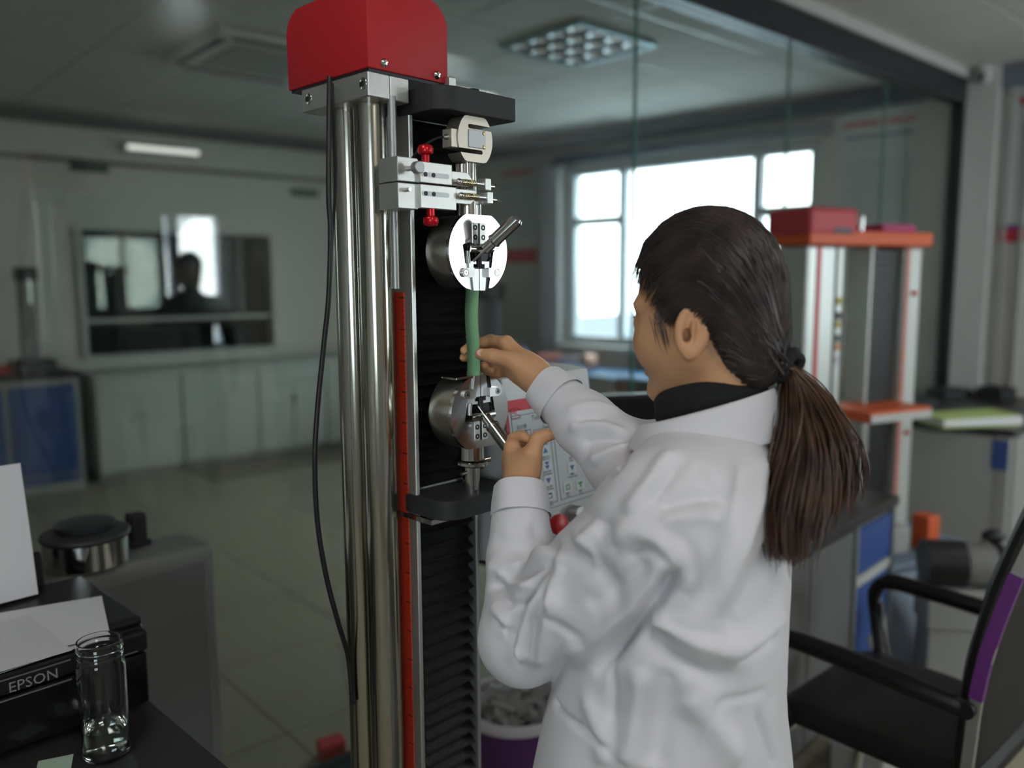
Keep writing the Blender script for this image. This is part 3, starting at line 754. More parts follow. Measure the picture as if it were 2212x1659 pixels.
# neck and head
body.cap(NECK - [0, 0, .03], hd(-.032, 0, -.06), .051, .050, .02)
body.ell(hd(-.006, 0, .012), (.094, .074, .095), HA, .02)
body.ell(hd(.034, 0, -.050), (.060, .060, .082), HA, .025)
for s in (-1, 1):
    body.cap(hd(.004, s * .050, -.072), hd(.070, s * .016, -.112), .021, .016, .022)
    body.ell(hd(.052, s * .042, -.050), (.036, .028, .036), HA, .022)
    body.cap(hd(.086, s * .016, .006), hd(.072, s * .046, .004), .010, .008, .012)
    body.ell(hd(.107, s * .031, -.018), (.016, .020, .012), HA, .012, 's')
    body.ell(hd(.0785, s * .031, -.019), (.0125, .0150, .0110), HA, .008)
body.ell(hd(.079, 0, -.116), (.019, .021, .017), HA, .016)
body.cap(hd(.085, 0, -.008), hd(.099, 0, -.046), .007, .0095, .010)
for s in (-1, 1): body.ell(hd(.090, s * .010, -.051), (.009, .008, .0075), HA, .006)
body.ell(hd(.088, 0, -.078), (.0125, .024, .0065), HA, .005); body.ell(hd(.086, 0, -.089), (.013, .021, .0075), HA, .005)
body.ell(hd(.101, 0, -.0835), (.006, .028, .0012), HA, .002, 's')
# ears
for s in (-1, 1):
    ea = HA.copy(); tl_ = math.radians(14); up_ = HU * math.cos(tl_) - HF * math.sin(tl_); fw_ = HF * math.cos(tl_) + HU * math.sin(tl_)
    out = HL * s; oo = out * .80 - HF * .60; oo /= np.linalg.norm(oo); ff = np.cross(up_, oo); EA = np.array([ff, up_, oo])
    c = hd(-.014, s * .077, -.041)
    body.ell(c, (.0225, .0345, .0070), EA, .006)
    body.ell(c + oo * .0068 + up_ * .002, (.0150, .0260, .0062), EA, .0025, 's')
    body.cap(c + up_ * .012 + oo * .004 - ff * s * 0, c - up_ * .010 + oo * .003, .0035, .003, .004)
    body.ell(c + oo * .004 - up_ * .004 + HF * .008, (.0055, .0085, .008), EA, .003, 's')
    body.ell(c - up_ * .028 + HF * .002, (.0085, .009, .0055), EA, .005)
    body.ell(hd(.006, s * .074, -.044), (.006, .005, .009), HA, .005)
# left hand (near) round the lower lever
def P3(l): return [at(*p) for p in l]
wl_ = at(1124, 1045, 1.225)
LK = P3([(1106, 966, 1.246), (1101, 985, 1.262), (1100, 1003, 1.277), (1104, 1018, 1.286)])
body.chain([W_L, wl_, at(1128, 1012, 1.228)], [.0235, .0225, .0225], .012)
for q, r in zip(LK, (.0125, .0125, .0118, .0105)): body.cap(at(1126, 1026, 1.230), q, .0165, r, .014)
body.ell(at(1142, 1000, 1.225), (.018, .018, .024), None, .014)
body.chain([LK[0]] + P3([(1109, 948, 1.262), (1128, 942, 1.272), (1143, 950, 1.266)]), [.0105, .0092, .0085, .0075], .005)
body.chain([LK[1]] + P3([(1108, 965, 1.290), (1132, 970, 1.294), (1152, 986, 1.276)]), [.0105, .0095, .0088, .0076], .005)
body.chain([LK[2]] + P3([(1112, 986, 1.304), (1136, 994, 1.304), (1158, 1010, 1.282)]), [.0100, .0090, .0084, .0074], .005)
body.chain([LK[3]] + P3([(1116, 1010, 1.310), (1138, 1020, 1.306), (1159, 1031, 1.286)]), [.0092, .0082, .0076, .0070], .005)
body.chain(P3([(1134, 1026, 1.222), (1149, 984, 1.212), (1160, 950, 1.216), (1177, 941, 1.220), (1194, 940, 1.224)]), [.0165, .0140, .0112, .0098, .0072], .012)
# right hand pinching the strip
RK = P3([(1094, 741, 1.312), (1088, 760, 1.334), (1090, 782, 1.346), (1098, 801, 1.348)])
body.chain([W_R, at(1140, 798, 1.288)], [.0245, .0240], .012)
for q, r in zip(RK, (.0120, .0118, .0112, .0100)): body.cap(at(1150, 808, 1.284), q, .0190, r, .016)
body.ell(at(1118, 790, 1.292), (.024, .016, .020), None, .016)
body.chain([RK[0]] + P3([(1060, 735, 1.345), (1024, 744, 1.346), (1003, 757, 1.336)]), [.0108, .0094, .0086, .0074], .005)
body.chain([RK[1]] + P3([(1052, 752, 1.366), (1018, 764, 1.360), (1002, 772, 1.346)]), [.0105, .0094, .0086, .0074], .005)
body.chain([RK[2]] + P3([(1058, 790, 1.376), (1036, 794, 1.362), (1046, 790, 1.344)]), [.0100, .0090, .0084, .0074], .005)
body.chain([RK[3]] + P3([(1070, 808, 1.372), (1056, 806, 1.360), (1062, 800, 1.350)]), [.0090, .0080, .0076, .0068], .005)
body.chain(P3([(1142, 800, 1.276), (1100, 777, 1.272), (1064, 769, 1.278), (1038, 765, 1.2865)]), [.0175, .0132, .0112, .0092], .012)
V, Fq = body.mesh(); V = relax(V, Fq, 2)
quads_obj('body', V, Fq, M_skin, person, BASE)
# nails
M_nail = mat('finger_nail', (.66, .40, .34), .25)
def nail(c, nrm, along, w=.0055, l=.007):
    n = np.asarray(nrm, float); n /= np.linalg.norm(n); a = np.asarray(along, float); a -= n * (a @ n); a /= np.linalg.norm(a); b = np.cross(n, a)
    MB().ell(np.asarray(c) - BASE, (l, w, .0012), 14, M=np.array([a, b, n]).T).build('nail', M_nail, person)
tip = at(1040, 765, 1.2865); nail(tip - FW * .0088 + UP * .002, -FW + .25 * UP, -RT, .0058, .0072)
tip = at(1190, 940, 1.2235); nail(tip + UP * .0055 - FW * .0045, UP - .8 * FW, RT, .0045, .0070)
# eyes and brows
M_eye = mat('eye_white', (.75, .74, .72), .15); M_iris = mat('iris_brown', (.05, .025, .015), .1); M_hair = None
for s in (-1, 1):
    e = MB().ell(hd(.0790, s * .030, -.019) - BASE, (.0112, .0112, .0112), 18); eo = e.build('eye', M_eye, person)
    MB().ell(hd(.0890, s * .0302, -.020) - BASE, (.0024, .0055, .0055), 14, M=HA.T).build('iris', M_iris, eo)
# ------------------------------------------------------------------ hair
def hair_mat(name, c1, c2, rough):
    m = bpy.data.materials.new(name); m.use_nodes = True; nt = m.node_tree; b = nt.nodes['Principled BSDF']
    tc = nt.nodes.new('ShaderNodeTexCoord'); n = nt.nodes.new('ShaderNodeTexNoise'); n.inputs['Scale'].default_value = 28; n.inputs['Detail'].default_value = 3
    nt.links.new(tc.outputs['Object'], n.inputs[0]); cr = nt.nodes.new('ShaderNodeValToRGB'); cr.color_ramp.elements[0].position = .35; cr.color_ramp.elements[1].position = .68
    cr.color_ramp.elements[0].color = (*c1, 1); cr.color_ramp.elements[1].color = (*c2, 1); nt.links.new(n.outputs[0], cr.inputs[0]); nt.links.new(cr.outputs[0], b.inputs['Base Color'])
    b.inputs['Roughness'].default_value = rough; b.inputs['Specular IOR Level'].default_value = .45
    return m
M_hair = hair_mat('dark_brown_hair', (.024, .018, .018), (.060, .043, .038), .44)
M_tail = hair_mat('brown_hair_lengths', (.035, .018, .011), (.115, .056, .030), .42)
for s in (-1, 1):
    MB().path([hd(.091, s * .014, .004) - BASE, hd(.089, s * .028, .008) - BASE, hd(.078, s * .045, .004) - BASE], [.0026, .0030, .0012], 8).build('eyebrow', M_hair, person)
    MB().path([hd(.0915, s * .020, -.0135) - BASE, hd(.0905, s * .032, -.0105) - BASE, hd(.081, s * .045, -.0165) - BASE], [.001, .0016, .0008], 6).build('eyelashes', M_hair, person)
EC = np.array([-.006, 0, .016]); ER = np.array([.1055, .0835, .1045])
cap_ = SDF(HEADC - .17, HEADC + .17, .0032)
def capfn(P):
    q = (P - HEADC.astype(np.float32)) @ HA.T.astype(np.float32); v = (q - EC) / (ER * .975); k0 = np.sqrt((v * v).sum(-1)); e1 = (k0 - 1) * .085
    v2 = (q - np.array([-.056, 0, -.062])) / np.array([.046, .058, .062]); e2 = (np.sqrt((v2 * v2).sum(-1)) - 1) * .05
    h = np.clip(.5 + .5 * (e2 - e1) / .03, 0, 1); e = e2 * (1 - h) + e1 * h - .03 * h * (1 - h)
    pa = q[..., 0] * .60 - q[..., 2] * .80 + .004 - np.abs(q[..., 1]) * .0; pb = q[..., 0] + .036
    return np.maximum(e, np.minimum(pa, pb))
cap_.apply(capfn, HEADC - .16, HEADC + .16, 0)
V, Fq = cap_.mesh(); V = relax(V, Fq, 2); hair = quads_obj('hair', V, Fq, M_hair, person, BASE)
HLN = np.array([(.089, 0, .058), (.082, .032, .052), (.066, .056, .032), (.046, .069, .006), (.030, .0745, -.020), (.020, .076, -.030), (.010, .078, -.018), (-.004, .0795, -.009), (-.024, .079, -.020), (-.034, .074, -.052), (-.040, .062, -.082), (-.050, .042, -.108), (-.060, .012, -.118)])
CTL = np.array([(-.07, .018, .245), (-.08, .075, .225), (-.075, .125, .175), (-.065, .145, .105), (-.05, .140, .060), (-.045, .138, .045), (-.05, .134, .040), (-.055, .130, .025), (-.06, .118, .000), (-.065, .100, -.045), (-.070, .082, -.085), (-.070, .055, -.112), (-.075, .02, -.122)])
TIE = np.array([-.086, 0, -.096])
def cap_e(q):
    v = (q - EC) / (ER * .975); e1 = (np.sqrt(v @ v) - 1) * .085; v2 = (q - np.array([-.056, 0, -.062])) / np.array([.046, .058, .062]); e2 = (np.sqrt(v2 @ v2) - 1) * .05
    h = min(max(.5 + .5 * (e2 - e1) / .03, 0), 1); return e2 * (1 - h) + e1 * h - .03 * h * (1 - h)
def lerp_tab(T_, t):
    x = t * (len(T_) - 1); i = min(int(x), len(T_) - 2); return T_[i] + (T_[i + 1] - T_[i]) * (x - i)
strands = MB(); ns = 12
for k in range(3000):
    t = RNG.uniform(0, 1) ** .9; s = -1 if k % 2 else 1
    S = lerp_tab(HLN, t).copy(); K = lerp_tab(CTL, t).copy(); 
    S += RNG.normal(0, .0034, 3); 
    if RNG.random() < .55:      # strands rooted further back on the scalp
        b = RNG.uniform(0, .45); S = (1 - b) ** 2 * S + 2 * b * (1 - b) * K + b * b * TIE
    S[1] *= s; K[1] *= s; K += RNG.normal(0, .006, 3); E_ = TIE + RNG.normal(0, .007, 3); pts = []; lay = 1.0 + RNG.uniform(-.012, .02); lay_h = RNG.uniform(0, .0022)
    for u in np.linspace(0, 1, ns):
        p = (1 - u) ** 2 * S + 2 * u * (1 - u) * K + u * u * E_; v = (p - EC) / ER; r = np.linalg.norm(v)
        tgt = lay; bl = np.clip((u - .62) / .38, 0, 1) ** 1.5; tgt = tgt * (1 - bl) + max(r, tgt * .0 + r) * bl
        if u < .08: tgt = min(r, tgt) if r < 1 else 1.0
        p = EC + (p - EC) * (tgt / r)
        if .08 < u < .93:
            for _ in range(3):
                e = cap_e(p)
                if e < .0012 + lay_h: p = p + (p - EC) / np.linalg.norm(p - EC) * (.0012 + lay_h - e)
        pts.append(hd(*p) - BASE)
    rr = np.full(ns, RNG.uniform(.0008, .0015)); rr[0] = .0002; rr[1] *= .6; strands.path(pts, rr, 4, caps=False)
for k in range(36):      # wispy sideburns and nape hairs
    s = -1 if k % 2 else 1; q = RNG.normal(0, .0030, 3) * np.array([1.5, .3, 1.2])
    if k < 36: a_ = np.array([.030 + RNG.uniform(-.010, .008), s * .0755, -.012]); b_ = np.array([.026 + RNG.uniform(-.004, .004), s * .0760, -.045 - RNG.uniform(0, .022)])
    else: a_ = np.array([-.045, s * .062, -.085]); b_ = np.array([-.036 + RNG.uniform(-.01, .01), s * .060, -.125 - RNG.uniform(0, .02)])
    pts = [hd(*(a_ + q + (b_ - a_) * u + np.array([.002 * math.sin(u * 3 + k), 0, 0]))) - BASE for u in np.linspace(0, 1, 6)]
    strands.path(pts, [.0004, .0005, .00045, .0004, .0003, .0001], 4, caps=False)
strands.build('hair_strands', M_hair, hair)
# ponytail
tie_w = hd(*TIE)
G = [smooth_path(P3(g), 8) for g in (
    [(1698, 788, 1.055), (1699, 850, 1.045), (1694, 960, 1.005), (1660, 1090, .975), (1666, 1205, .965)],
    [(1698, 788, 1.055), (1718, 860, 1.05), (1735, 980, 1.005), (1722, 1100, .98), (1712, 1205, .975)],
    [(1698, 788, 1.055), (1750, 845, 1.06), (1790, 940, 1.035), (1800, 1030, 1.025), (1782, 1110, 1.03)],
    [(1698, 788, 1.055), (1765, 840, 1.065), (1818, 920, 1.055), (1842, 985, 1.055), (1845, 1030, 1.06)])]
tail = MB(); nt_ = 16
for k in range(1900):
    a = RNG.beta(1.3, 1.5) * (len(G) - 1); i = min(int(a), len(G) - 2); b = a - i; g = G[i] * (1 - b) + G[i + 1] * b
    Lk = RNG.uniform(.62, 1.0) if RNG.random() < .6 else RNG.uniform(.9, 1.04)
    off = RNG.normal(0, 1, 3) * np.array([.005, .013, .006]); ph = RNG.uniform(0, 6.28, 2); am = RNG.uniform(.001, .006); pts = []
    for u in np.linspace(0, 1, nt_):
        x = min(u * Lk, 1.0) * (len(g) - 1); j = min(int(x), len(g) - 2); p = g[j] + (g[j + 1] - g[j]) * (x - j)
        if u * Lk > 1: p = p + (g[-1] - g[-3]) * (u * Lk - 1) * 3
        sp = .22 + 1.0 * min(u * 1.6, 1); p = p + off * sp + np.array([math.sin(u * 5 + ph[0]), math.sin(u * 4 + ph[1]), 0]) * am * u
        pts.append(p - BASE)
    rr = np.full(nt_, RNG.uniform(.0006, .0013)); rr[-1] = .0002; rr[-2] *= .6; tail.path(pts, rr, 4, caps=False)
tail.build('ponytail', M_tail, person)
hb = MB(); ax_ = (at(1718, 800, 1.04) - at(1686, 784, 1.055)); ax_ /= np.linalg.norm(ax_)
u_ = np.cross(ax_, [0, 0, 1.]); u_ /= np.linalg.norm(u_); v_ = np.cross(ax_, u_)
for k, (o_, r_) in enumerate(((-.007, .0175), (0, .0185), (.007, .0175), (.003, .0195))):
    c0 = at(1700, 789, 1.052) + ax_ * o_ - BASE; hb.path([c0 + (u_ * math.cos(t) + v_ * math.sin(t)) * (r_ + .0015 * math.sin(5 * t + k)) for t in np.linspace(0, 2 * math.pi, 25)], .0058, 8)
hb.build('hair_tie', mat('black_hair_tie', (.012, .012, .016), .8), person)
# ------------------------------------------------------------------ clothes
M_coat = mat('white_coat_cloth', (.72, .71, .75), .85, spec=.2, bump=.10, bscale=18, sheen=.15)
coat = SDF((-.13, .72, .50), (.58, 1.50, 1.47), .0040)
TAB = np.array([  # z, half depth, half width, centre shift forward, centre shift left
    (.50, .205, .235, .045, .0), (.70, .190, .225, .040, .0), (.85, .172, .205, .034, .0), (.93, .160, .192, .030, .0), (1.02, .145, .180, .018, .0), (1.10, .122, .185, -.004, .0), (1.17, .120, .186, -.006, .0),
    (1.23, .112, .176, -.012, .0), (1.275, .098, .145, -.018, .0), (1.31, .082, .100, -.022, .0), (1.33, .066, .070, -.020, .0), (1.345, .03, .03, -.02, 0)])
TC = np.array([.238, 1.065])
def torso(P):
    z = P[..., 2]; rf = np.interp(z, TAB[:, 0], TAB[:, 1]); rl = np.interp(z, TAB[:, 0], TAB[:, 2]); sf = np.interp(z, TAB[:, 0], TAB[:, 3]); slt = np.interp(z, TAB[:, 0], TAB[:, 4])
    ln = (z - 1.0) * .06
    x = P[..., 0] - TC[0]; y = P[..., 1] - TC[1]; f = x * FWD[0] + y * FWD[1] - sf; l = x * LFT[0] + y * LFT[1] - slt
    # hanging folds in the skirt
    th = np.arctan2(l / rl, f / rf); w = np.clip((.98 - z) / .3, 0, 1); rip = 1 + w * (.035 * np.sin(7 * th + 1.0) + .02 * np.sin(13 * th))
    e = 2.3; q = (np.abs(f / rf) ** e + np.abs(l / rl) ** e) ** (1 / e)
    return np.maximum(((q / rip) - 1) * np.minimum(rf, rl), np.maximum(.53 - z, z - 1.40)).astype(np.float32)
coat.apply(torso, (-.12, .73, .50), (.57, 1.49, 1.46), 0)
nb = NECK - np.array([0, 0, .060])
coat.cap(nb + LFT * .03, S_L + [0, 0, .012], .050, .070, .05).cap(nb - LFT * .03, S_R + [0, 0, .012], .050, .062, .05)
def lin(a, b, t): return a + (b - a) * t
coat.chain([S_L, lin(S_L, E_L, .55), E_L], [.076, .076, .060], .045); coat.cap(E_L, lin(E_L, W_L, .5), .058, .049, .02).cap(lin(E_L, W_L, .5), lin(E_L, W_L, .97), .049, .037, .01)
coat.chain([S_R, lin(S_R, E_R, .5), E_R], [.070, .064, .058], .04); coat.cap(E_R, lin(E_R, W_R, .5), .057, .047, .02).cap(lin(E_R, W_R, .5), lin(E_R, W_R, .93), .047, .033, .01)
# flat cut and hollow at the cuffs
def cut(p, q, r, t0):
    d = (q - p) / np.linalg.norm(q - p); c = p + (q - p) * t0
    coat.cap(c + d * .0, c + d * .10, r, r, 0, op='s')
    def fn(P): return np.maximum(-((P - c.astype(np.float32)) @ d.astype(np.float32)) , np.linalg.norm(P - c.astype(np.float32), axis=-1) - .075)
    c2 = c
    coat.apply(lambda P: np.maximum(((c2 + d * .012 - P) @ d), np.linalg.norm(P - c2, axis=-1) - .07).astype(np.float32), c - .08, c + .08, 0, 's')
cut(E_L, W_L, .0300, .955); cut(E_R, W_R, .0290, .90)
# neck opening
coat.cap(NECK - [0, 0, .045] + FWD * .012, NECK + [0, 0, .12] + FWD * .02, .064, .082, .006, op='s')
V, Fq = coat.mesh(); V = relax(V, Fq, 3)
folds = [
    ([(1195, 1192), (1150, 1250), (1112, 1325), (1098, 1390)], -.010, .011), ([(1195, 1192), (1130, 1238), (1052, 1262)], -.008, .010), ([(1170, 1265), (1135, 1340), (1118, 1425)], .008, .010),
    ([(1200, 1290), (1172, 1370), (1160, 1440)], .007, .012), ([(1140, 1300), (1118, 1355)], -.006, .007), ([(1060, 1300), (1090, 1345), (1150, 1440)], .006, .012), ([(1050, 1225), (1110, 1215), (1175, 1180)], .006, .012),
    ([(1060, 1160), (1120, 1180), (1180, 1140)], -.004, .014), ([(1180, 1210), (1240, 1185), (1290, 1120)], .006, .014), ([(1215, 1180), (1290, 1230), (1340, 1330)], -.005, .016),
    ([(1455, 1235), (1425, 1285), (1388, 1332), (1335, 1392), (1288, 1445)], -.020, .012), ([(1430, 1215), (1380, 1300), (1300, 1365), (1215, 1418)], .009, .016), ([(1395, 1345), (1450, 1360), (1540, 1400)], .008, .014),
    ([(1405, 1365), (1440, 1420), (1510, 1450), (1590, 1468)], -.009, .014), ([(1530, 1395), (1590, 1400), (1650, 1360), (1692, 1320)], .011, .020), ([(1440, 1150), (1480, 1190), (1505, 1260), (1500, 1320)], -.004, .010),
    ([(1395, 1085), (1430, 1040), (1470, 980)], -.006, .010), ([(1350, 1110), (1410, 1030), (1450, 970)], .006, .014), ([(1420, 1095), (1500, 1070), (1590, 1068)], -.005, .010), ([(1420, 1120), (1500, 1110), (1570, 1120)], .004, .012),
    ([(1525, 1300), (1565, 1200), (1600, 1080), (1615, 1000)], -.006, .014), ([(1560, 1310), (1605, 1190), (1640, 1060), (1650, 980)], .007, .016), ([(1600, 1330), (1650, 1230), (1690, 1120)], -.006, .016), ([(1490, 1290), (1520, 1180), (1545, 1080)], .005, .016),
    ([(1300, 1180), (1360, 1150), (1420, 1170), (1470, 1240)], .007, .018), ([(1240, 1090), (1300, 1140), (1330, 1200)], -.005, .014), ([(1260, 1320), (1330, 1270), (1400, 1220)], -.005, .018),
    ([(1168, 1480), (1194, 1518), (1250, 1570), (1310, 1620)], -.006, .005), ([(1350, 1659), (1368, 1560), (1385, 1440)], .008, .018), ([(1410, 1659), (1420, 1560), (1440, 1450)], -.007, .018), ([(1480, 1500), (1540, 1560), (1600, 1650)], .009, .022),
    ([(1530, 1620), (1540, 1540), (1580, 1515), (1660, 1490)], -.004, .006), ([(1640, 1545), (1665, 1600), (1682, 1659)], -.005, .008), ([(1260, 1500), (1290, 1580), (1300, 1655)], .005, .016),
    ([(1222, 925), (1285, 915), (1345, 930)], .006, .011), ([(1215, 890), (1290, 868), (1345, 885)], .004, .010), ([(1250, 960), (1310, 940), (1365, 950)], -.006, .009), ([(1270, 1000), (1320, 970), (1370, 945)], .006, .010),
    ([(1060, 1330), (1095, 1370), (1120, 1440)], -.005, .006), ([(1085, 1300), (1125, 1300), (1165, 1275)], -.005, .006), ([(1150, 1330), (1145, 1390), (1135, 1445)], -.005, .006), ([(1180, 1330), (1230, 1370), (1270, 1380)], -.004, .008),
    ([(1215, 1215), (1190, 1260), (1185, 1310)], .005, .008), ([(1070, 1230), (1100, 1262), (1140, 1262)], .005, .008), ([(1230, 1150), (1270, 1180), (1280, 1230)], .004, .010), ([(1350, 1210), (1400, 1190), (1450, 1215)], -.004, .009),
    ([(1440, 1340), (1500, 1370), (1570, 1378)], -.004, .007), ([(1310, 1410), (1320, 1480), (1315, 1560)], -.004, .008), ([(1600, 1420), (1650, 1400), (1690, 1380)], -.005, .008), ([(1500, 1000), (1540, 1050), (1550, 1120)], -.003, .008),
    ([(1300, 1030), (1335, 1000), (1362, 955)], -.006, .009), ([(1240, 905), (1300, 900)], -.004, .008), ([(1160, 1130), (1185, 1165), (1200, 1192)], -.006, .010)]
V = add_folds(V, Fq, folds)
Nn = normals(V, Fq); crum = vnoise(V * [1, 1, .7], 38, 3) * .0016 + vnoise(V, 85, 5) * .0006; crum *= np.clip((vnoise(V, 9, 8) + 1.2) * .6, .2, 1.2)
V = V + Nn * crum[:, None]; V = relax(V, Fq, 1)
quads_obj('lab_coat', V, Fq, M_coat, person, BASE)
# cuffs: separate turned bands
def ring_frame(d):
    d = d / np.linalg.norm(d); a = np.cross(d, [0, 0, 1.]); a /= np.linalg.norm(a); return d, a, np.cross(d, a)
def band(p0, p1, r0, r1, name, th=.003, wob=.0015, n=48):
    d, a, b = ring_frame(p1 - p0); prof = [(0, r0, 0), (.5, (r0 + r1) / 2 + .0008, 0), (1, r1, 0), (1.02, r1 - th * .5, 0), (1, r1 - th, 0), (.4, r0 - th, 0)]; Vv = []; ff = []
    for t, r, _ in prof:
        for j in range(n):
            an = 2 * math.pi * j / n; rr = r + wob * math.sin(3 * an + 1) + wob * .6 * math.sin(5 * an)
            Vv.append(p0 + (p1 - p0) * t + (a * math.cos(an) + b * math.sin(an)) * rr - BASE)
    for i in range(len(prof) - 1):
        for j in range(n): ff.append((i * n + j, i * n + (j + 1) % n, (i + 1) * n + (j + 1) % n, (i + 1) * n + j))
    return MB().add(Vv, ff, True).build(name, M_coat, person)
band(lin(E_L, W_L, .79), lin(E_L, W_L, 1.0), .0448, .0390, 'cuff'); band(lin(E_R, W_R, .74), lin(E_R, W_R, .955), .0425, .0360, 'cuff')
# coat collar: standing band that folds over
def collar():
    n = 60; Vv = []; ff = []; prof = [(.000, .004), (.026, .030), (.052, .050), (.058, .0525), (.063, .049), (.064, .030), (.073, -.006), (.0765, -.010), (.073, -.004), (.060, .030)]
    keep = []
    for j in range(n + 1):
        an = math.radians(-150 + 300 * j / n)      # 0 = back
        cs, sn = math.cos(an), math.sin(an); back = (cs + 1) / 2
        for i, (ro, z) in enumerate([(.064, -.03), (.068, .0), (.0705, .022), (.0715, .034), (.0745, .0365), (.0780, .034), (.0840, .012), (.0890, -.012), (.0900, -.0155), (.0875, -.013), (.0810, .010), (.0760, .028)]):
            rx = ro * 1.18; ry = ro * 1.08
            zz = z * (.60 + .60 * back) + .036 * back - .030
            Vv.append(NECK + np.array([0, 0, zz - .006]) + FWD * (-cs * rx + .010) + LFT * (sn * ry) - BASE)
    m_ = 12
    for j in range(n):
        for i in range(m_ - 1): ff.append((j * m_ + i, j * m_ + i + 1, (j + 1) * m_ + i + 1, (j + 1) * m_ + i))
    return MB().add(Vv, ff, True).build('coat_collar', M_coat, person)
collar()
# black roll-neck sweater
M_knit = mat('black_knit', (.010, .011, .013), .9, bump=.35, bscale=260, stretch=(1, 1, .25))
nk = SDF(NECK - .16, NECK + .16, .004)
nax = (hd(-.02, 0, -.06) - NECK); nax /= np.linalg.norm(nax); nb2 = np.cross(nax, LFT); nb2 /= np.linalg.norm(nb2); 
nf = nb2 if nb2 @ FWD > 0 else -nb2
nax = nax + FWD * .40; nax /= np.linalg.norm(nax); nf = np.cross(LFT, nax); nf /= np.linalg.norm(nf)
for t, rf_, rl_ in ((-.030, .078, .061), (-.008, .080, .061), (.014, .078, .060), (.032, .073, .057)):
    c = NECK + nax * t + nf * (.000 + t * .02) + np.array([0, 0, .004])
    nk.ell(c, (rf_, rl_, .022), np.array([nf, LFT, nax]), .014)
nk.ell(NECK - [0, 0, .075], (.085, .085, .05), None, .02)
V, Fq = nk.mesh(); V = relax(V, Fq, 2); quads_obj('roll_neck_sweater', V, Fq, M_knit, person, BASE)
# trousers and shoes
tro = SDF((.0, .8, .04), (.48, 1.35, 1.0), .008)
for s in (-1, 1):
    h_ = np.array([TC[0], TC[1], .90]) + LFT * s * .085; kn = np.array([TC[0], TC[1], .48]) + LFT * s * .085 + FWD * .01; an_ = np.array([TC[0], TC[1], .09]) + LFT * s * .09
    tro.chain([h_, kn, an_], [.088, .064, .050], .03)
tro.cap(np.array([TC[0], TC[1], .92]) - LFT * .05, np.array([TC[0], TC[1], .92]) + LFT * .05, .1, .1, .03)
V, Fq = tro.mesh(); quads_obj('trousers', V, Fq, mat('dark_trousers', (.02, .02, .025), .8), person, BASE)
for s in (-1, 1):
    sh = SDF((.0, .8, -.01), (.48, 1.35, .14), .005); c = np.array([TC[0], TC[1], 0]) + LFT * s * .09
    sh.cap(c - FWD * .05 + [0, 0, .04], c + FWD * .13 + [0, 0, .032], .038, .034, .01).cap(c - FWD * .02 + [0, 0, .06], c - FWD * .01 + [0, 0, .095], .042, .040, .02)
    sh.apply(lambda P: (P[..., 2] - .004).astype(np.float32), (.0, .8, -.01), (.48, 1.35, .1), 0, 's')
    V, Fq = sh.mesh(); quads_obj('shoe', V, Fq, M_black, person, BASE)
# ------------------------------------------------------------------ control console beside the tester
K = thing('control_console', 'white and red control console with keypad beside the tester column', 'control panel', OT, YA)
ku0, ku1 = .268, .505; kz0, kz1 = 1.058, 1.318; kw0, kw1 = -.040, .000
kv = np.array([0, kw1 - kw0, kz1 - kz0]); KH = float(np.linalg.norm(kv)); kv /= KH; kn = np.array([0, -kv[2], kv[1]])
mb = MB(); prof = [(kw0, kz0 - .02), (kw1, kz1), (kw1 + .006, kz1 + .040), (kw1 + .05, kz1 + .046), (.14, kz1 + .046), (.14, kz0 - .05)]
mb.prism([(w, z) for w, z in prof], ku0, ku1, M=np.array([[0, 0, 1], [1, 0, 0], [0, 1, 0]]), bev=.002)
M_cons = mat('off_white_console', (.58, .60, .60), .4); mb.build('console_housing', M_cons, K)
def kp(s, t, h=0.0): return np.array([s, kw0, kz0]) + kv * t + kn * h
KR = np.array([[1, 0, 0], kv, kn]).T
def kbox(s0, s1, t0, t1, h0, h1, name, m_, par=K, bev=0.0):
    return MB().box(s0, s1, t0, t1, h0, h1, bev, M=KR, T=(0, kw0, kz0)).build(name, m_, par)
M_sheet = mat('keypad_sheet', (.50, .53, .54), .45); M_print = mat('dark_print', (.05, .055, .06), .6); M_kblue = mat('blue_print', (.03, .12, .36), .5); M_kgreen = mat('green_print', (.03, .30, .08), .5); M_kred = mat('red_print', (.55, .02, .04), .5)
kbox(ku0 - .001, ku1 + .001, -.016, KH + .002, 0, .0015, 'red_surround', M_kred)
sheet = kbox(ku0 + .006, ku1 - .006, .000, KH - .018, .0015, .0022, 'keypad_sheet', M_sheet)
def pan(px, py):
    r = FW + RT * (px - CXP) / F_PX - UP * (py - CYP) / F_PX; rl = RTi @ r; c = RTi @ (CAM - OT); t = ((np.array([0, kw0, kz0]) - c) @ kn) / (rl @ kn); p = c + rl * t - np.array([0, kw0, kz0]); return p[0], p @ kv
def ktext(txt, px, py, size, m_, name='panel_text'):
    s, t = pan(px, py); text_mesh(txt, size, name, m_, sheet, frame(kp(s, t, .0023), (1, 0, 0), kv, kn), .0001)
def kline(s0, t0, s1, t1, w=.0005):
    a = min(s0, s1); b = max(s0, s1); c = min(t0, t1); d = max(t0, t1); kbox(a - w, b + w, c - w, d + w, .0021, .0025, 'printed_line', M_print, sheet)
def kframe(s0, s1, t0, t1):
    kline(s0, t0, s1, t0); kline(s0, t1, s1, t1); kline(s0, t0, s0, t1); kline(s1, t0, s1, t1)
kframe(ku0 + .012, ku1 - .012, .062, KH - .026); kline(ku0 + .006, .010, ku1 - .006, .010)
sx0, tx0 = pan(1086, 935); _, ty0 = pan(1130, 1085)
sA, tA = pan(1150, 930); sB, tB = pan(1203, 1082); sC, tC = pan(1210, 1078)
kframe(pan(1095, 940)[0], pan(1145, 940)[0], pan(1110, 1020)[1], pan(1120, 932)[1]); kframe(sA, sB, tB, tA); kframe(sC, ku1 - .018, tB, tA)
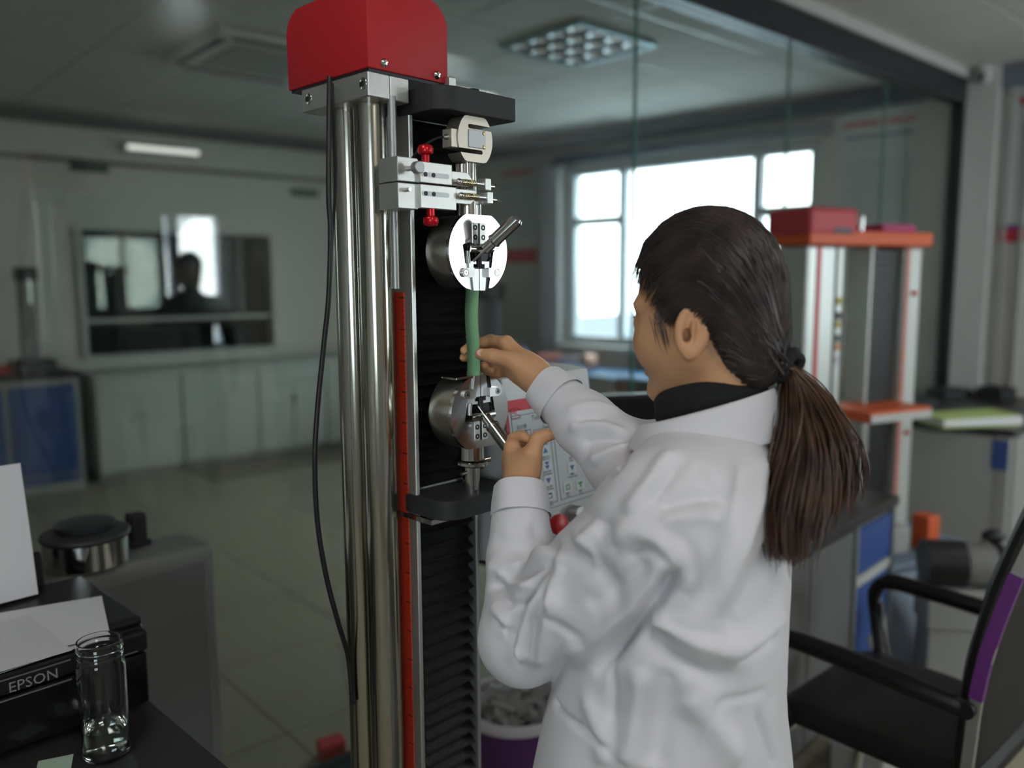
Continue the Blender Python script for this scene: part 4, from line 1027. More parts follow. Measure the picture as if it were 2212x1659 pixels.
ktext('MC', 1111, 893, .014, M_kred, 'emblem'); ec = pan(1111, 893)
em = MB(); em.path([kp(ec[0] + .0125 * (abs(math.cos(t)) ** .6) * (1 if math.cos(t) > 0 else -1), ec[1] + .0085 * (abs(math.sin(t)) ** .6) * (1 if math.sin(t) > 0 else -1), .0024) for t in np.linspace(.35, 2 * math.pi - .35, 28)], .0006, 5).build('emblem_ring', M_kred, sheet)
ktext('SUNDOO', 1113, 905, .0055, M_print); ktext('Testing', 1161, 901, .0125, M_print)
ktext('指示燈', 1125, 923, .0085, M_print); ktext('Pilot lamp', 1125, 932, .0075, M_print); ktext('手動', 1176, 913, .0085, M_print); ktext('Manual', 1178, 921, .0075, M_print)
def key(px, py, name, lab, cn):
    s, t = pan(px, py); o = kbox(s - .0125, s + .0125, t - .0098, t + .0098, .0021, .0034, 'key', M_cons, K, .0006); o.name = 'key'
    ktext(cn, px + 1, py + 14, .0052, M_print); ktext(lab, px + 2, py + 19, .0052, M_print); return o, s, t
def kpoly(o, s, t, poly, m_, name='key_symbol'):
    MB().prism(poly, .0034, .0038, M=KR, T=np.array([0, kw0, kz0]) + KR @ np.array([s, t, 0])).build(name, m_, o)
tri = [(0, -.0055), (.0065, .0045), (-.0065, .0045)]; tru = [(0, .0055), (-.0065, -.0045), (.0065, -.0045)]
o, s, t = key(1172, 940, 'up', 'Fast Up', '快速上升'); kpoly(o, s, t + .003, tru, M_kblue)
o, s, t = key(1175, 973, 'up', 'Slow Up', '慢速上升'); kpoly(o, s, t, tru, M_kblue)
o, s, t = key(1179, 1005, 'down', 'Fast Down', '快速下降'); kpoly(o, s, t + .0035, [(x, y * .7) for x, y in tri], M_kblue); kpoly(o, s, t - .0035, [(x, y * .7) for x, y in tri], M_kblue)
o, s, t = key(1182, 1038, 'down', 'Slow Down', '慢速下降'); kpoly(o, s, t, tri, M_kblue)
o, s, t = key(1186, 1071, 'return', 'Return', '返回'); M_knavy = mat('navy_print', (.03, .05, .2), .5)
kpoly(o, s, t, [(-.005, .004), (-.005, .0026), (.0046, .0026), (.0046, .0054), (-.005, .0054)][1:] , M_knavy); kpoly(o, s, t, [(.0032, -.0040), (.0046, -.0040), (.0046, .0050), (.0032, .0050)], M_knavy); kpoly(o, s, t, [(-.005, -.0046), (.0046, -.0046), (.0046, -.0030), (-.005, -.0030)], M_knavy)
o, s, t = key(1230, 975, 'stop', 'Stop', '停止'); kpoly(o, s, t, [(.006 * math.cos(a), .006 * math.sin(a)) for a in np.linspace(0, 2 * math.pi, 20, endpoint=False)], M_kred)
o, s, t = key(1233, 1010, 'compress', 'Compression', '壓縮'); kpoly(o, s, t, tri, M_kblue)
o, s, t = key(1224, 1052, 'zero', 'Zero', '歸零')
for q in ([(-.0055, .003), (.0055, .003), (.0055, .005), (-.0055, .005)], [(-.0055, -.005), (.0055, -.005), (.0055, -.003), (-.0055, -.003)], [(-.0055, -.003), (-.0035, -.003), (-.0035, .003), (-.0055, .003)], [(.0035, -.003), (.0055, -.003), (.0055, .003), (.0035, .003)]): kpoly(o, s, t, q, M_kgreen)
o, s, t = key(1251, 1046, 'test', 'Test', '測試'); kpoly(o, s, t, [(-.006, .001), (.006, .001), (.006, .005), (-.006, .005)], M_kgreen); kpoly(o, s, t, [(-.002, -.005), (.002, -.005), (.002, .001), (-.002, .001)], M_kgreen)
s, t = pan(1190, 1132)
es = MB().lathe([(0, .030), (.012, .030), (.018, .027), (.0195, .022), (.018, .014), (.011, .010), (.011, 0)], 36, M=KR, T=np.array([0, kw0, kz0]) + KR @ np.array([s, t, 0])).build('emergency_stop', mat('red_mushroom_button', (.55, .015, .025), .35), K)
s, t = pan(1232, 1108)
MB().lathe([(0, .026), (.0125, .026), (.014, .024), (.0145, .006), (.017, .004), (.017, 0)], 32, M=KR, T=np.array([0, kw0, kz0]) + KR @ np.array([s, t, 0])).build('rotary_knob', M_alud, K)
MB().box(.2525, ku0 + .03, .07, .11, 1.12, 1.20, .003).build('mounting_bracket', M_alud, K)
# ------------------------------------------------------------------ near desk with printer
DU1 = -.172
def TL(name, label, cat, u, w, z=0.0, rot=0.0, group=None): return thing(name, label, cat, tw(u, w, z), YA + rot, group)
dk_ = TL('desk', 'black desk top under the printer in the near left corner', 'desk', DU1, .10)
MB().box(-1.25, 0, 0, .69, .745, .77, .003).build('desk_top', M_worktop, dk_)
for x in (-1.2, -.05):
    for y in (.05, .63): MB().box(x - .025, x + .025, y - .025, y + .025, 0, .745, .003).build('leg', M_blackmat, dk_)
pr = TL('printer', 'black inkjet printer with loaded paper at the lower left', 'printer', -.178, .455, .771)
MB().box(-.44, 0, .012, .315, .004, .152, .010, 3).build('printer_body', M_black, pr)
MB().box(-.44, -.002, .010, .312, .150, .166, .007, 3).build('scanner_lid', M_black, pr)
M_gloss = mat('gloss_black_plastic', (.008, .008, .009), .12)
MB().box(-.435, -.004, -.004, .014, .012, .104, .004, 2).build('front_panel', M_gloss, pr)
MB().box(-.438, -.002, -.008, .012, .108, .146, .006, 2).build('output_lip', M_black, pr)
for z in (.100, .134): MB().box(-.43, -.13, -.0095, -.0075, z, z + .0025).build('trim_line', M_alud, pr)
MB().box(-.045, -.022, -.0095, -.0075, .112, .1135).build('trim_line', M_alud, pr)
M_logo = mat('silver_print', (.30, .30, .30), .5)
text_mesh('EPSON', .024, 'brand_lettering', M_logo, pr, frame((-.186, -.0088, .119), (1, 0, 0), (0, 0, 1), (0, -1, 0)), .0004)
MB().ell((-.072, -.006, .139), (.0018, .0018, .0018), 10).build('power_led', mat('green_led', (.05, .6, .1), .4, emit=(.1, 1, .15), estr=2.5), pr)
MB().box(-.20, -.165, .06, .10, .166, .1666, M=rotmat(0, 0, .0)).build('sticker', M_paper, pr); MB().box(-.095, -.045, .11, .165, .166, .1666).build('sticker', mat('cream_sticker', (.55, .55, .48), .7), pr)
MB().box(-.36, -.07, .285, .296, .13, .27, .004, M=rotmat(-.10), T=(0, .010, -.01)).build('paper_support', M_black, pr)
def sheet_obj(name, label, poly, base, bend=.0, par_cat='paper', th=.0006, rx=0.0, group=None):
    """thin sheet: rows of a curved grid with real thickness; poly = (w, h)"""
    n = 10; w, h = poly; V = []; f = []
    for i in range(n + 1):
        for j in range(n + 1):
            x = -w / 2 + w * i / n; y = h * j / n; z = bend * (math.cos(x / w * 3.0) + .5 * math.sin(y / h * 4)); V.append((x, y, z))
    m_ = (n + 1) ** 2; V += [(x, y, z - th) for x, y, z in V]
    for i in range(n):
        for j in range(n):
            a = i * (n + 1) + j; q = (a, a + n + 1, a + n + 2, a + 1); f.append(q); f.append(tuple(k + m_ for k in q[::-1]))
    for i in range(n):
        a = i * (n + 1); f.append((a, a + m_, a + n + 1 + m_, a + n + 1)[::-1]); b = a + n; f.append((b, b + n + 1, b + n + 1 + m_, b + m_)[::-1])
        f.append((i, i + 1, i + 1 + m_, i + m_)[::-1]); c = n * (n + 1) + i; f.append((c, c + m_, c + 1 + m_, c + 1)[::-1])
    R_ = rotmat(rx); return MB().add(V, f, True, M=R_)
p_ = sheet_obj('paper_sheet', '', (.21, .25), None, .004, rx=math.radians(80)).build('paper_sheet', M_paper, None, tw(-.385, .700, .943), YA)
tag(p_, 'white sheet standing upright in the printer feeder', 'paper')
for i, (u, w, rz, zz, lab) in enumerate(((-.42, .40, .10, .9375, 'lowest white sheet of the loose pile on the printer'), (-.40, .445, -.28, .942, 'middle white sheet of the pile on the printer, turned askew'), (-.47, .385, .02, .9465, 'topmost printed sheet of the pile on the printer'))):
    m_ = mat('printed_paper', (.60, .59, .62), .8, var=.10, vscale=90, stretch=(1, 6, 1)) if i == 2 else M_paper
    o = sheet_obj('', '', (.297, .21), None, .0015).build('paper_sheet', m_, None, tw(u, w, zz), YA + rz); tag(o, lab, 'paper', 'loose sheets on the printer')
sn = MB().box(-.025, .025, -.02, .02, 0, .001).build('sticky_note', mat('pale_green_note', (.42, .55, .42), .8), None, onz(118, 1652, .7705), .4); tag(sn, 'pale green note lying on the black desk', 'note')
# glass jar
jr = thing('glass_jar', 'clear open glass jar with a threaded neck, half-inch of water, on the desk', 'jar', onz(232, 1628, .771))
jr['label'] = 'clear open glass jar with a threaded neck standing before the printer'
M_gl = mat('clear_jar_glass', (.95, .97, .96), .02, trans=1.0, ior=1.45)
jo = [(0, 0), (.030, 0), (.0345, .003), (.036, .010), (.036, .150), (.0345, .160), (.033, .164), (.033, .168), (.0345, .170), (.0345, .173), (.033, .175), (.033, .179), (.0345, .181), (.0345, .184), (.033, .186), (.033, .192), (.0335, .194)]
ji = [(.031, .194), (.0308, .160), (.0335, .150), (.0335, .012), (.031, .006), (0, .005)]
MB().lathe(jo + ji, 48).build('jar_wall', M_gl, jr)
MB().lathe([(0, .0062), (.0305, .007), (.0331, .0125), (.0331, .050), (0, .050)], 40).build('water', mat('water', (.9, .96, .9), .0, trans=1.0, ior=1.33), jr)
# grey instrument cabinet behind the printer, chrome pot on it
gc = TL('metal_cabinet', 'dark grey steel cabinet standing against the glass behind the printer', 'cabinet', .125, .812)
MB().box(-.62, 0, 0, .15, 0, .92, .02, 4).build('cabinet_shell', mat('grey_steel_paint', (.13, .135, .125), .5, bump=.03, bscale=300), gc)
MB().box(-.60, -.03, -.004, .004, .06, .885, .003).build('front_panel', mat('darker_grey_panel', (.10, .103, .10), .5), gc)
pt = thing('steel_pot', 'round chrome drum with a black lid on the grey cabinet', 'pot', tw(-.13, .885, .921))
MB().lathe([(0, 0), (.082, 0), (.085, .003), (.085, .058), (.083, .060), (0, .060)], 48).build('drum', M_chrome, pt)
MB().lathe([(.070, .060), (.088, .060), (.090, .064), (.088, .070), (.06, .076), (0, .078)], 48).build('lid', M_blackmat, pt)
MB().lathe([(.040, .077), (.058, .079), (.060, .090), (.052, .093), (0, .094)], 40).build('dark_insert', M_dark, pt)
bx = MB().box(-.018, .018, -.02, .02, 0, .075, .004).box(-.024, .024, -.024, .024, 0, .014, .003).build('black_block', M_black, None, tw(-.005, .93, .921), YA); tag(bx, 'small black block standing right of the chrome drum', 'block')
bx = MB().box(-.03, .03, -.03, .03, 0, .09, .004).box(-.036, .036, -.035, .035, .07, .082, .003).build('black_block', M_black, None, tw(-.36, .88, .921), YA); tag(bx, 'black box on the grey cabinet between the drum and the upright sheet', 'box')
# ------------------------------------------------------------------ lab bench behind the operator
BR = np.array([1.377, 2.843, 0])
bench_top = MB().box(-1.45, 0, 0, .72, .725, .76, .004).build('bench_worktop', M_worktop, None, BR, YA); tag(bench_top, 'black laboratory worktop behind the operator', 'worktop')
def cab_unit(name, label, x0, x1, dmat, frames, z1=.725):
    t = thing(name, label, 'cabinet', BR, YA)
    MB().box(x0, x1, .03, .68, .08, z1 - .001).build('carcass', M_grey, t); MB().box(x0 + .01, x1 - .01, .08, .66, 0, .08).build('plinth', M_black, t)
    return t
t = cab_unit('bench_cabinet', 'bench cabinet with blue drawer and blue door at the end of the black worktop', -.36, -.012, M_blue, 0)
MB().box(-.345, -.035, .014, .032, .545, .70, .003).build('drawer', M_blue, t); MB().box(-.345, -.035, .010, .032, .505, .538, .003).build('handle_rail', M_white, t); MB().box(-.345, -.035, .014, .032, .10, .498, .003).build('door', M_blue, t)
for x in (-.36, -.030): MB().box(x, x + .018, .006, .034, .08, .724, .002).build('edge_post', M_alud, t)
t = cab_unit('bench_cabinet', 'plain dark grey bench cabinet under the black worktop, nearer the operator', -1.0, -.364, M_grey, 0)
MB().box(-.985, -.70, .012, .032, .10, .71, .003).build('door', mat('dark_grey_laminate', (.12, .12, .115), .5), t); MB().box(-.69, -.375, .012, .032, .10, .71, .003).build('door', mat('dark_grey_laminate', (.12, .12, .115), .5), t)
# monitor on the bench
mn = thing('monitor', 'black computer monitor seen from behind on the bench', 'monitor', at(1352, 880, 2.32) * np.array([1, 1, 0]) + np.array([0, 0, .761]), math.radians(12))
MB().box(-.26, .26, -.012, .022, .135, .445, .008, 2).build('screen_housing', M_black, mn); MB().box(-.25, .25, -.0135, -.011, .15, .435).build('screen', M_gloss, mn)
MB().box(-.03, .03, .0, .03, .01, .20, .004).build('stand_neck', M_black, mn); MB().box(-.11, .11, -.06, .10, 0, .012, .004).build('stand_foot', M_black, mn)
# ------------------------------------------------------------------ second tester
PL2 = np.array([1.155, 3.24, 0]); r2 = math.radians(26)
Q = thing('floor_tester', 'pale aluminium tensile tester with orange crossbeams behind the bench', 'testing machine', PL2, r2)
M_or = mat('orange_paint', (.60, .10, .025), .5); M_pale = mat('pale_anodised_column', (.50, .53, .50), .35, .35); M_bg = mat('blue_grey_paint', (.15, .19, .25), .5)
def prism_col(x0, x1, y0, y1, name):
    o = MB().box(x0, x1, y0, y1, .42, 1.655, .012, 3).build(name, M_pale, Q); return o
lcol = prism_col(0, .215, 0, .17, 'column')
MB().box(.050, .072, -.003, .002, .42, 1.65).build('red_stripe', mat('red_stripe_paint', (.50, .03, .03), .5), lcol)
for x in (.150, .160, .198): MB().box(x, x + .004, -.003, .002, .42, 1.65).build('groove', M_dark, lcol)
for i, (z, c) in enumerate(((1.42, (.5, .45, .08)), (1.36, (.06, .06, .06)), (1.325, (.45, .4, .1)), (1.27, (.08, .1, .08)), (1.235, (.55, .25, .1)), (1.18, (.5, .5, .5)))): MB().box(.168, .192, -.004, .002, z, z + .030).build('warning_label', mat('label_print_%d' % i, c, .5), lcol)
rcol = prism_col(.555, .660, 0, .15, 'column')
MB().box(.560, .580, -.003, .002, .42, 1.65).build('red_scale', mat('faded_red_scale', (.50, .16, .12), .5), rcol)
for z in (1.46, .86): MB().tube((.612, -.001, z), (.612, -.014, z), .010, n=12).build('red_knob', M_redp, rcol)
bel = MB(); n_ = 40
for i in range(n_):
    z = .44 + 1.20 * i / n_; bel.box(.385, .535, .03, .12, z, z + .0295, .002)
bel.build('bellows', rb, Q)
MB().box(.376, .386, .02, .13, .42, 1.655).build('bellows_edge', M_pale, Q)
MB().box(-.02, .680, -.03, .20, 1.655, 1.712, .006, 2).build('top_crossbeam', M_or, Q)
tc_ = MB().box(-.028, .235, -.035, .205, 1.690, 1.800, .022, 4).build('drive_cover', mat('dull_red_cover', (.45, .05, .06), .5), Q)
MB().box(.10, .19, -.037, -.034, 1.700, 1.722).build('name_plate', M_dark, tc_)
MB().box(.40, .60, -.01, .16, 1.712, 1.745, .01, 2).build('cable_cover', mat('magenta_cover', (.40, .04, .14), .5), Q)
MB().tube((.255, .05, 1.712), (.255, .05, 1.765), .010, n=12).build('guide_pin', M_chrome, Q); MB().tube((.345, .05, 1.712), (.345, .05, 1.775), .008, n=12).build('guide_pin', M_chrome, Q)
MB().box(.20, .56, -.16, .10, .955, 1.000, .006, 2).build('moving_crosshead', M_or, Q); MB().box(.205, .555, -.165, -.159, .957, .988).build('crosshead_edge', M_white, Q)
MB().tube((.34, .0, .80), (.34, .0, .955), .03, n=20).build('lower_fixture', M_steel, Q)
MB().box(-.10, .76, -.30, .30, .03, .42, .012, 2).build('base_housing', M_bg, Q)
sl = MB(); sl.prism([(-.46, .10), (-.30, .06), (-.30, .40), (-.34, .405)], -.10, .76, M=np.array([[0, 0, 1], [1, 0, 0], [0, 1, 0]])); sl.build('sloped_front', M_bg, Q)
sp_ = MB().box(.35, .70, -.302, -.285, .30, .41, .003, M=None).build('button_panel', M_white, Q)
for x, m_ in ((.42, M_redp), (.50, M_black), (.60, M_redp)): MB().tube((x, -.303, .355), (x, -.318, .355), .016, n=16).build('button', m_, Q)
MB().box(.46, .535, -.25, -.17, .42, .565, .008, 2).build('limit_stop', M_or, Q); MB().box(.26, .40, -.22, -.10, .42, .53, .012, 2).build('grey_switch_box', M_grey, Q)
for x in (-.06, .72):
    for y in (-.25, .25): MB().tube((x, y, 0), (x, y, .032), .025, n=12).build('foot', M_black, Q)
pm = thing('vacuum_pump', 'black and grey motor pump with a knob on the tester base', 'pump', at(2058, 1225, 2.92) * np.array([1, 1, 0]) + np.array([0, 0, 0]), math.radians(-10))
zc = .52
MB().tube((-.10, 0, zc), (.03, 0, zc), .082, n=32).build('motor_housing', M_black, pm); MB().tube((.03, 0, zc), (.13, 0, zc), .070, n=32).build('motor_body', M_grey, pm)
for x in np.linspace(.045, .118, 5): MB().lathe([(.070, -.004), (.077, -.003), (.077, .003), (.070, .004)], 32, M=rotmat(0, math.pi / 2), T=(x, 0, zc)).build('cooling_fin', M_grey, pm)
MB().tube((.13, 0, zc), (.155, 0, zc), .078, n=32).build('end_cap', M_black, pm); MB().tube((.10, 0, zc + .07), (.10, 0, zc + .10), .014, n=12).build('knob_stem', M_chrome, pm); MB().ell((.125, 0, zc + .105), (.040, .026, .026), 16).build('handle_knob', M_black, pm)
MB().box(-.10, .14, -.08, .08, .30, .445, .006).build('pump_foot', M_grey, pm); MB().box(-.09, .13, -.07, .07, 0, .30, .004).build('pump_stand', M_grey, pm)
cbx = MB().box(-.04, .04, -.03, .03, 0, .045, .004).box(-.042, .042, -.032, .032, .045, .054, .003).build('red_carton', M_kred, None, onz(716, 1632, 0.0), .5); tag(cbx, 'small red carton on the floor beyond the glass, left of the columns', 'carton')
# hose clutter below
hc = MB(); 
for k in range(3): hc.path(smooth_path([at(1885 + 6 * k, 1290, 2.75), at(1905 - 8 * k, 1340, 2.72), at(1880 + 10 * k, 1385, 2.70), at(1910, 1420 - 8 * k, 2.72), at(1895 + 5 * k, 1330, 2.76)]), .010, 8)
tag(hc.build('hose_coil', mat('pale_grey_hose', (.40, .41, .40), .4), None), 'pale grey hose coiled at the foot of the orange and aluminium tester', 'hose')
# ------------------------------------------------------------------ wall counter at the right
CQ = np.array([2.38, 3.86, 0])
ct = MB().box(0, 1.3, -.02, .62, .765, .80, .004).build('counter_worktop', M_worktop, None, CQ, YA); tag(ct, 'black worktop of the pale grey counter near the far right wall', 'worktop')
t = thing('counter_cabinet', 'pale grey counter cabinet with a blue label below the green folder', 'cabinet', CQ, YA)
MB().box(.02, 1.28, .0, .60, .0, .764, .003).build('carcass', M_grey, t)
MB().box(.004, .021, .06, .59, .06, .755, .003).build('side_panel', mat('pale_grey_laminate', (.36, .36, .34), .5), t); MB().box(.002, .030, .0, .055, .0, .764, .002).build('corner_post', M_grey, t)
MB().box(-.001, .004, .004, .075, .60, .745).build('blue_label', M_blue, t)
for k in range(2): MB().box(.06 + .6 * k, .62 + .6 * k, -.016, .001, .08, .75, .003).build('door', M_grey, t)
fo = thing('document_folder', 'yellow-green folder of papers on the black counter', 'folder', onz(2095, 915, .801), math.radians(8))
MB().box(-.22, .20, -.10, .10, 0, .006, .001).build('back_cover', mat('lime_cover', (.42, .52, .16), .6), fo); MB().box(-.21, .215, -.095, .095, .006, .045, .003).build('paper_block', M_paper, fo)
MB().box(-.22, .19, -.10, .10, .045, .052, .001, M=rotmat(0, -.03)).build('front_cover', mat('lime_cover', (.42, .52, .16), .6), fo)
for i, (x, y, w, h, lab) in enumerate(((1975, 868, .20, .05, 'flat black device on the counter left of the folder'), (2050, 845, .22, .045, 'black keyboard lying behind the green folder'), (2150, 850, .18, .07, 'black box at the right back of the counter'))):
    c = onz(x, y + 12, .801); o = MB().box(-w / 2, w / 2, -.08, .08, 0, h, .006, 2).box(-w / 2 + .02, w / 2 - .02, -.06, .06, h, h + .01, .003).build('black_device', M_blackmat, None, c, .3 * i); tag(o, lab, 'device')
# ------------------------------------------------------------------ waste bin with cut strips
bn = thing('waste_bin', 'purple waste bin with a white rim holding cut rubber strips', 'bin', (.005, 2.31, 0))
MB().lathe([(0, 0), (.115, 0), (.120, .006), (.152, .262), (.148, .262), (.116, .010), (0, .010)], 40).build('bin_wall', mat('purple_plastic', (.10, .03, .14), .45), bn)
MB().lathe([(.146, .255), (.160, .255), (.164, .270), (.158, .285), (.148, .285), (.146, .272)], 40, closed=True).build('bin_rim', mat('white_rim_plastic', (.60, .55, .60), .45), bn)
scr = MB()
for k in range(190):
    a = RNG.uniform(0, 6.28); r = .135 * math.sqrt(RNG.uniform(0, 1)); c = np.array([r * math.cos(a), r * math.sin(a), .20 + .13 * (1 - r / .16) * RNG.uniform(.3, 1) + .03]); th = RNG.uniform(0, 6.28); L = RNG.uniform(.04, .085); wv = RNG.uniform(.008, .013); V = []
    d = np.array([math.cos(th), math.sin(th), RNG.uniform(-.35, .35)]); sd = np.cross(d, [0, 0, 1]) + np.array([0, 0, RNG.uniform(-.6, .6)]); sd /= np.linalg.norm(sd); cv_ = RNG.uniform(-.02, .02)
    for i in range(5):
        x = (i / 4 - .5) * L; p = c + d * x + np.array([0, 0, cv_ * (1 - (2 * i / 4 - 1) ** 2)])
        q = np.hypot(p[0], p[1])
        if q > .138: p[:2] *= .138 / q
        for s_ in (-1, 1):
            for hgt in (0, .0012): V.append(p + sd * wv * s_ + np.array([0, 0, hgt]))
    f = []
    for i in range(4):
        b = i * 4; f += [(b, b + 2, b + 6, b + 4), (b + 1, b + 5, b + 7, b + 3), (b, b + 4, b + 5, b + 1), (b + 2, b + 3, b + 7, b + 6)]
    scr.add(V, f)
tag(scr.build('rubber_scraps', mat('grey_rubber_scrap', (.36, .36, .34), .7, var=.25, vscale=14), bn), kind='stuff')
# ------------------------------------------------------------------ office chair
ch = thing('office_chair', 'black leather office chair with padded arms and purple film on its chrome frame', 'chair', (.985, 1.925, 0), math.atan2(.75, -.66))
M_lea = mat('black_leather', (.006, .0064, .0064), .42, bump=.12, bscale=120)
def cushion(prof, half, name, ribs=0):
    """profile [(x, z, thickness)] swept over the width"""
    V = []; f = []; n = len(prof); ys = np.linspace(-half, half, 17)
    for s_ in (1, -1):
        for (x, z, nx, nz, th) in prof:
            for y in ys:
                e = (1 - abs(y / half) ** 6) ** .5; V.append((x + nx * th * s_ * (.25 + .75 * e), y, z + nz * th * s_ * (.25 + .75 * e)))
    m_ = 17
    for i in range(n - 1):
        for j in range(16):
            a = i * m_ + j; f.append((a, a + 1, a + m_ + 1, a + m_)); b = a + n * m_; f.append((b, b + m_, b + m_ + 1, b + 1))
    o = n * m_
    for i in range(n - 1):
        for j in (0, 16): a = i * m_ + j; f.append((a, a + m_, a + m_ + o, a + o))
    for i in (0, n - 1):
        for j in range(16): a = i * m_ + j; f.append((a, a + 1, a + 1 + o, a + o))
    m2 = MB().add(V, f, True).build(name, M_lea, ch); b = bmesh.new(); b.from_mesh(m2.data); bmesh.ops.recalc_face_normals(b, faces=b.faces); b.to_mesh(m2.data); b.free(); return m2
sp2 = []
for x in np.linspace(-.235, .255, 26):
    rib = .005 * abs(math.sin((x + .235) / .163 * math.pi)) ** .5; z = .455 - .03 * max(0, (x - .16) / .1) ** 2 ; sp2.append((x, z, 0, 1, .028 + rib if -.233 < x < .25 else .012))
cushion(sp2, .248, 'seat')
bp2 = []
for t_ in np.linspace(0, 1, 28):
    z = .43 + .76 * t_; x = -.200 - .03 * t_ - .11 * t_ ** 2 + .02 * math.sin(t_ * math.pi); bp2.append((x, z, 1, .2, .020 + .004 * abs(math.sin(t_ * 4 * math.pi)) if 0 < t_ < 1 else .008))
cushion(bp2, .238, 'backrest')
def flatbar(pts, y, w, th, name, m_):
    P = smooth_path([(x, y, z) for x, z in pts], 6); V = []; f = []; T_ = np.gradient(P, axis=0); T_ /= np.linalg.norm(T_, axis=1)[:, None]
    for p, t_ in zip(P, T_):
        nrm = np.array([-t_[2], 0, t_[0]])
        for a, b in ((-1, -1), (1, -1), (1, 1), (-1, 1)): V.append(p + nrm * w / 2 * a + np.array([0, th / 2 * b, 0]))
    for i in range(len(P) - 1):
        for j in range(4): f.append((i * 4 + j, i * 4 + (j + 1) % 4, i * 4 + 4 + (j + 1) % 4, i * 4 + 4 + j))
    f += [(3, 2, 1, 0), tuple(len(P) * 4 - 4 + k for k in range(4))]
    return MB().add(V, f).build(name, m_, ch)
side_c = [(-.215, .44), (-.222, .55), (-.230, .68), (-.250, .80), (-.285, .95), (-.335, 1.10), (-.375, 1.20)]
for y in (-.247, .247):
    flatbar(side_c, y, .022, .014, 'back_frame', M_alu)
    flatbar([(-.228, .67), (-.240, .76), (-.262, .86), (-.285, .95)], y, .026, .018, 'purple_film', mat('purple_film_plastic', (.16, .035, .22), .35))
    s_ = 1 if y > 0 else -1; ya = y + s_ * .028
    MB().path(smooth_path([(.185, y, .44), (.215, ya, .54), (.225, ya, .62), (.190, ya, .668), (.10, ya, .672), (-.02, ya, .668), (-.12, ya, .660), (-.205, ya - s_ * .02, .645)]), [.016] * 6 + [.017] * 6 + [.019] * 6 + [.023] * 12 + [.023] * 6 + [.021] * 6 + [.016], 12).build('armrest', M_lea, ch)
    MB().path([(.178, ya + s_ * .003, .455), (.200, ya + s_ * .004, .54), (.204, ya + s_ * .004, .60)], .006, 8).build('arm_trim', M_chrome, ch)
    MB().tube((-.215, y + s_ * .002, .645), (-.215, y + s_ * .022, .645), .018, n=16).build('arm_bolt', M_black, ch)
    MB().path(smooth_path([(-.215, y, .46), (-.225, y, .30), (-.245, y, .10), (-.235, y, .020), (-.18, y, .014), (.10, y, .014), (.20, y, .014), (.235, y, .04), (.225, y, .20), (.20, y, .42)]), .0125, 12).build('leg_frame', M_chrome, ch)
MB().tube((-.222, -.247, .44), (-.222, .247, .44), .012, n=12).build('cross_tube', M_chrome, ch); MB().tube((.20, -.247, .415), (.20, .247, .415), .012, n=12).build('cross_tube', M_chrome, ch)
MB().path([(-.375, -.247, 1.20), (-.375, .247, 1.20)], .010, 8).build('top_tube', M_chrome, ch)
# small grey box on the floor beyond the chair
gb = MB().box(-.12, .12, -.08, .08, 0, .10, .006).box(-.125, .125, -.085, .085, .10, .115, .004).build('grey_box', mat('pale_grey_plastic', (.40, .39, .37), .5), None, (1.12, 2.40, 0), .75); tag(gb, 'small pale grey box on the floor behind the chair', 'box')
# ------------------------------------------------------------------ beyond the glass: far partition wall
def LW(s, y, z=0.0): q = L0 + LD * s; return np.array([q[0] + .656 * y, q[1] - .755 * y, z])
rzl = math.atan2(LD[1], LD[0])
hb_ = tag(MB().box(1.74, 3.39, -.02, .03, .90, .935, .004).box(1.74, 3.39, -.02, .03, 1.925, 1.965, .004).box(1.74, 1.785, -.02, .03, .93, 1.93, .004).box(3.345, 3.39, -.02, .03, .93, 1.93, .004).build('window_9', M_white, None, (L0[0], L0[1], 0), rzl), kind='structure')
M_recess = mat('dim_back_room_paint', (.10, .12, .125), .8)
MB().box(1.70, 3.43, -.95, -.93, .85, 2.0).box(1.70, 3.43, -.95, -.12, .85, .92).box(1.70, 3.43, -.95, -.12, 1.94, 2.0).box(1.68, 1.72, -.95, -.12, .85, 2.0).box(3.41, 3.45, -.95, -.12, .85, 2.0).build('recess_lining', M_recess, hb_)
sh_ = MB().box(1.79, 3.34, -.40, .0, 1.195, 1.225, .003).build('hatch_shelf', M_white, hb_)
MB().box(1.79, 3.34, -.058, -.052, .94, 1.92).build('hatch_pane', glass_mat('hatch_glass', (.70, .80, .82)), hb_)
for k, (s, w, h, m_, lab) in enumerate(((1.95, .22, .20, M_grey, 'grey carton at the right end under the hatch shelf'), (2.35, .30, .17, M_blackmat, 'dark box in the middle under the hatch shelf'), (2.75, .24, .19, M_dark, 'dark box left of centre under the hatch shelf'), (3.12, .26, .22, M_blackmat, 'tall dark box at the left end under the hatch shelf'))):
    o = MB().box(-w / 2, w / 2, -.08, .08, 0, h, .008, 2).box(-w / 2 - .004, w / 2 + .004, -.084, .084, h * .75, h * .8).build('storage_box', m_, None, LW(s, -.28, .921), rzl); tag(o, lab, 'box')
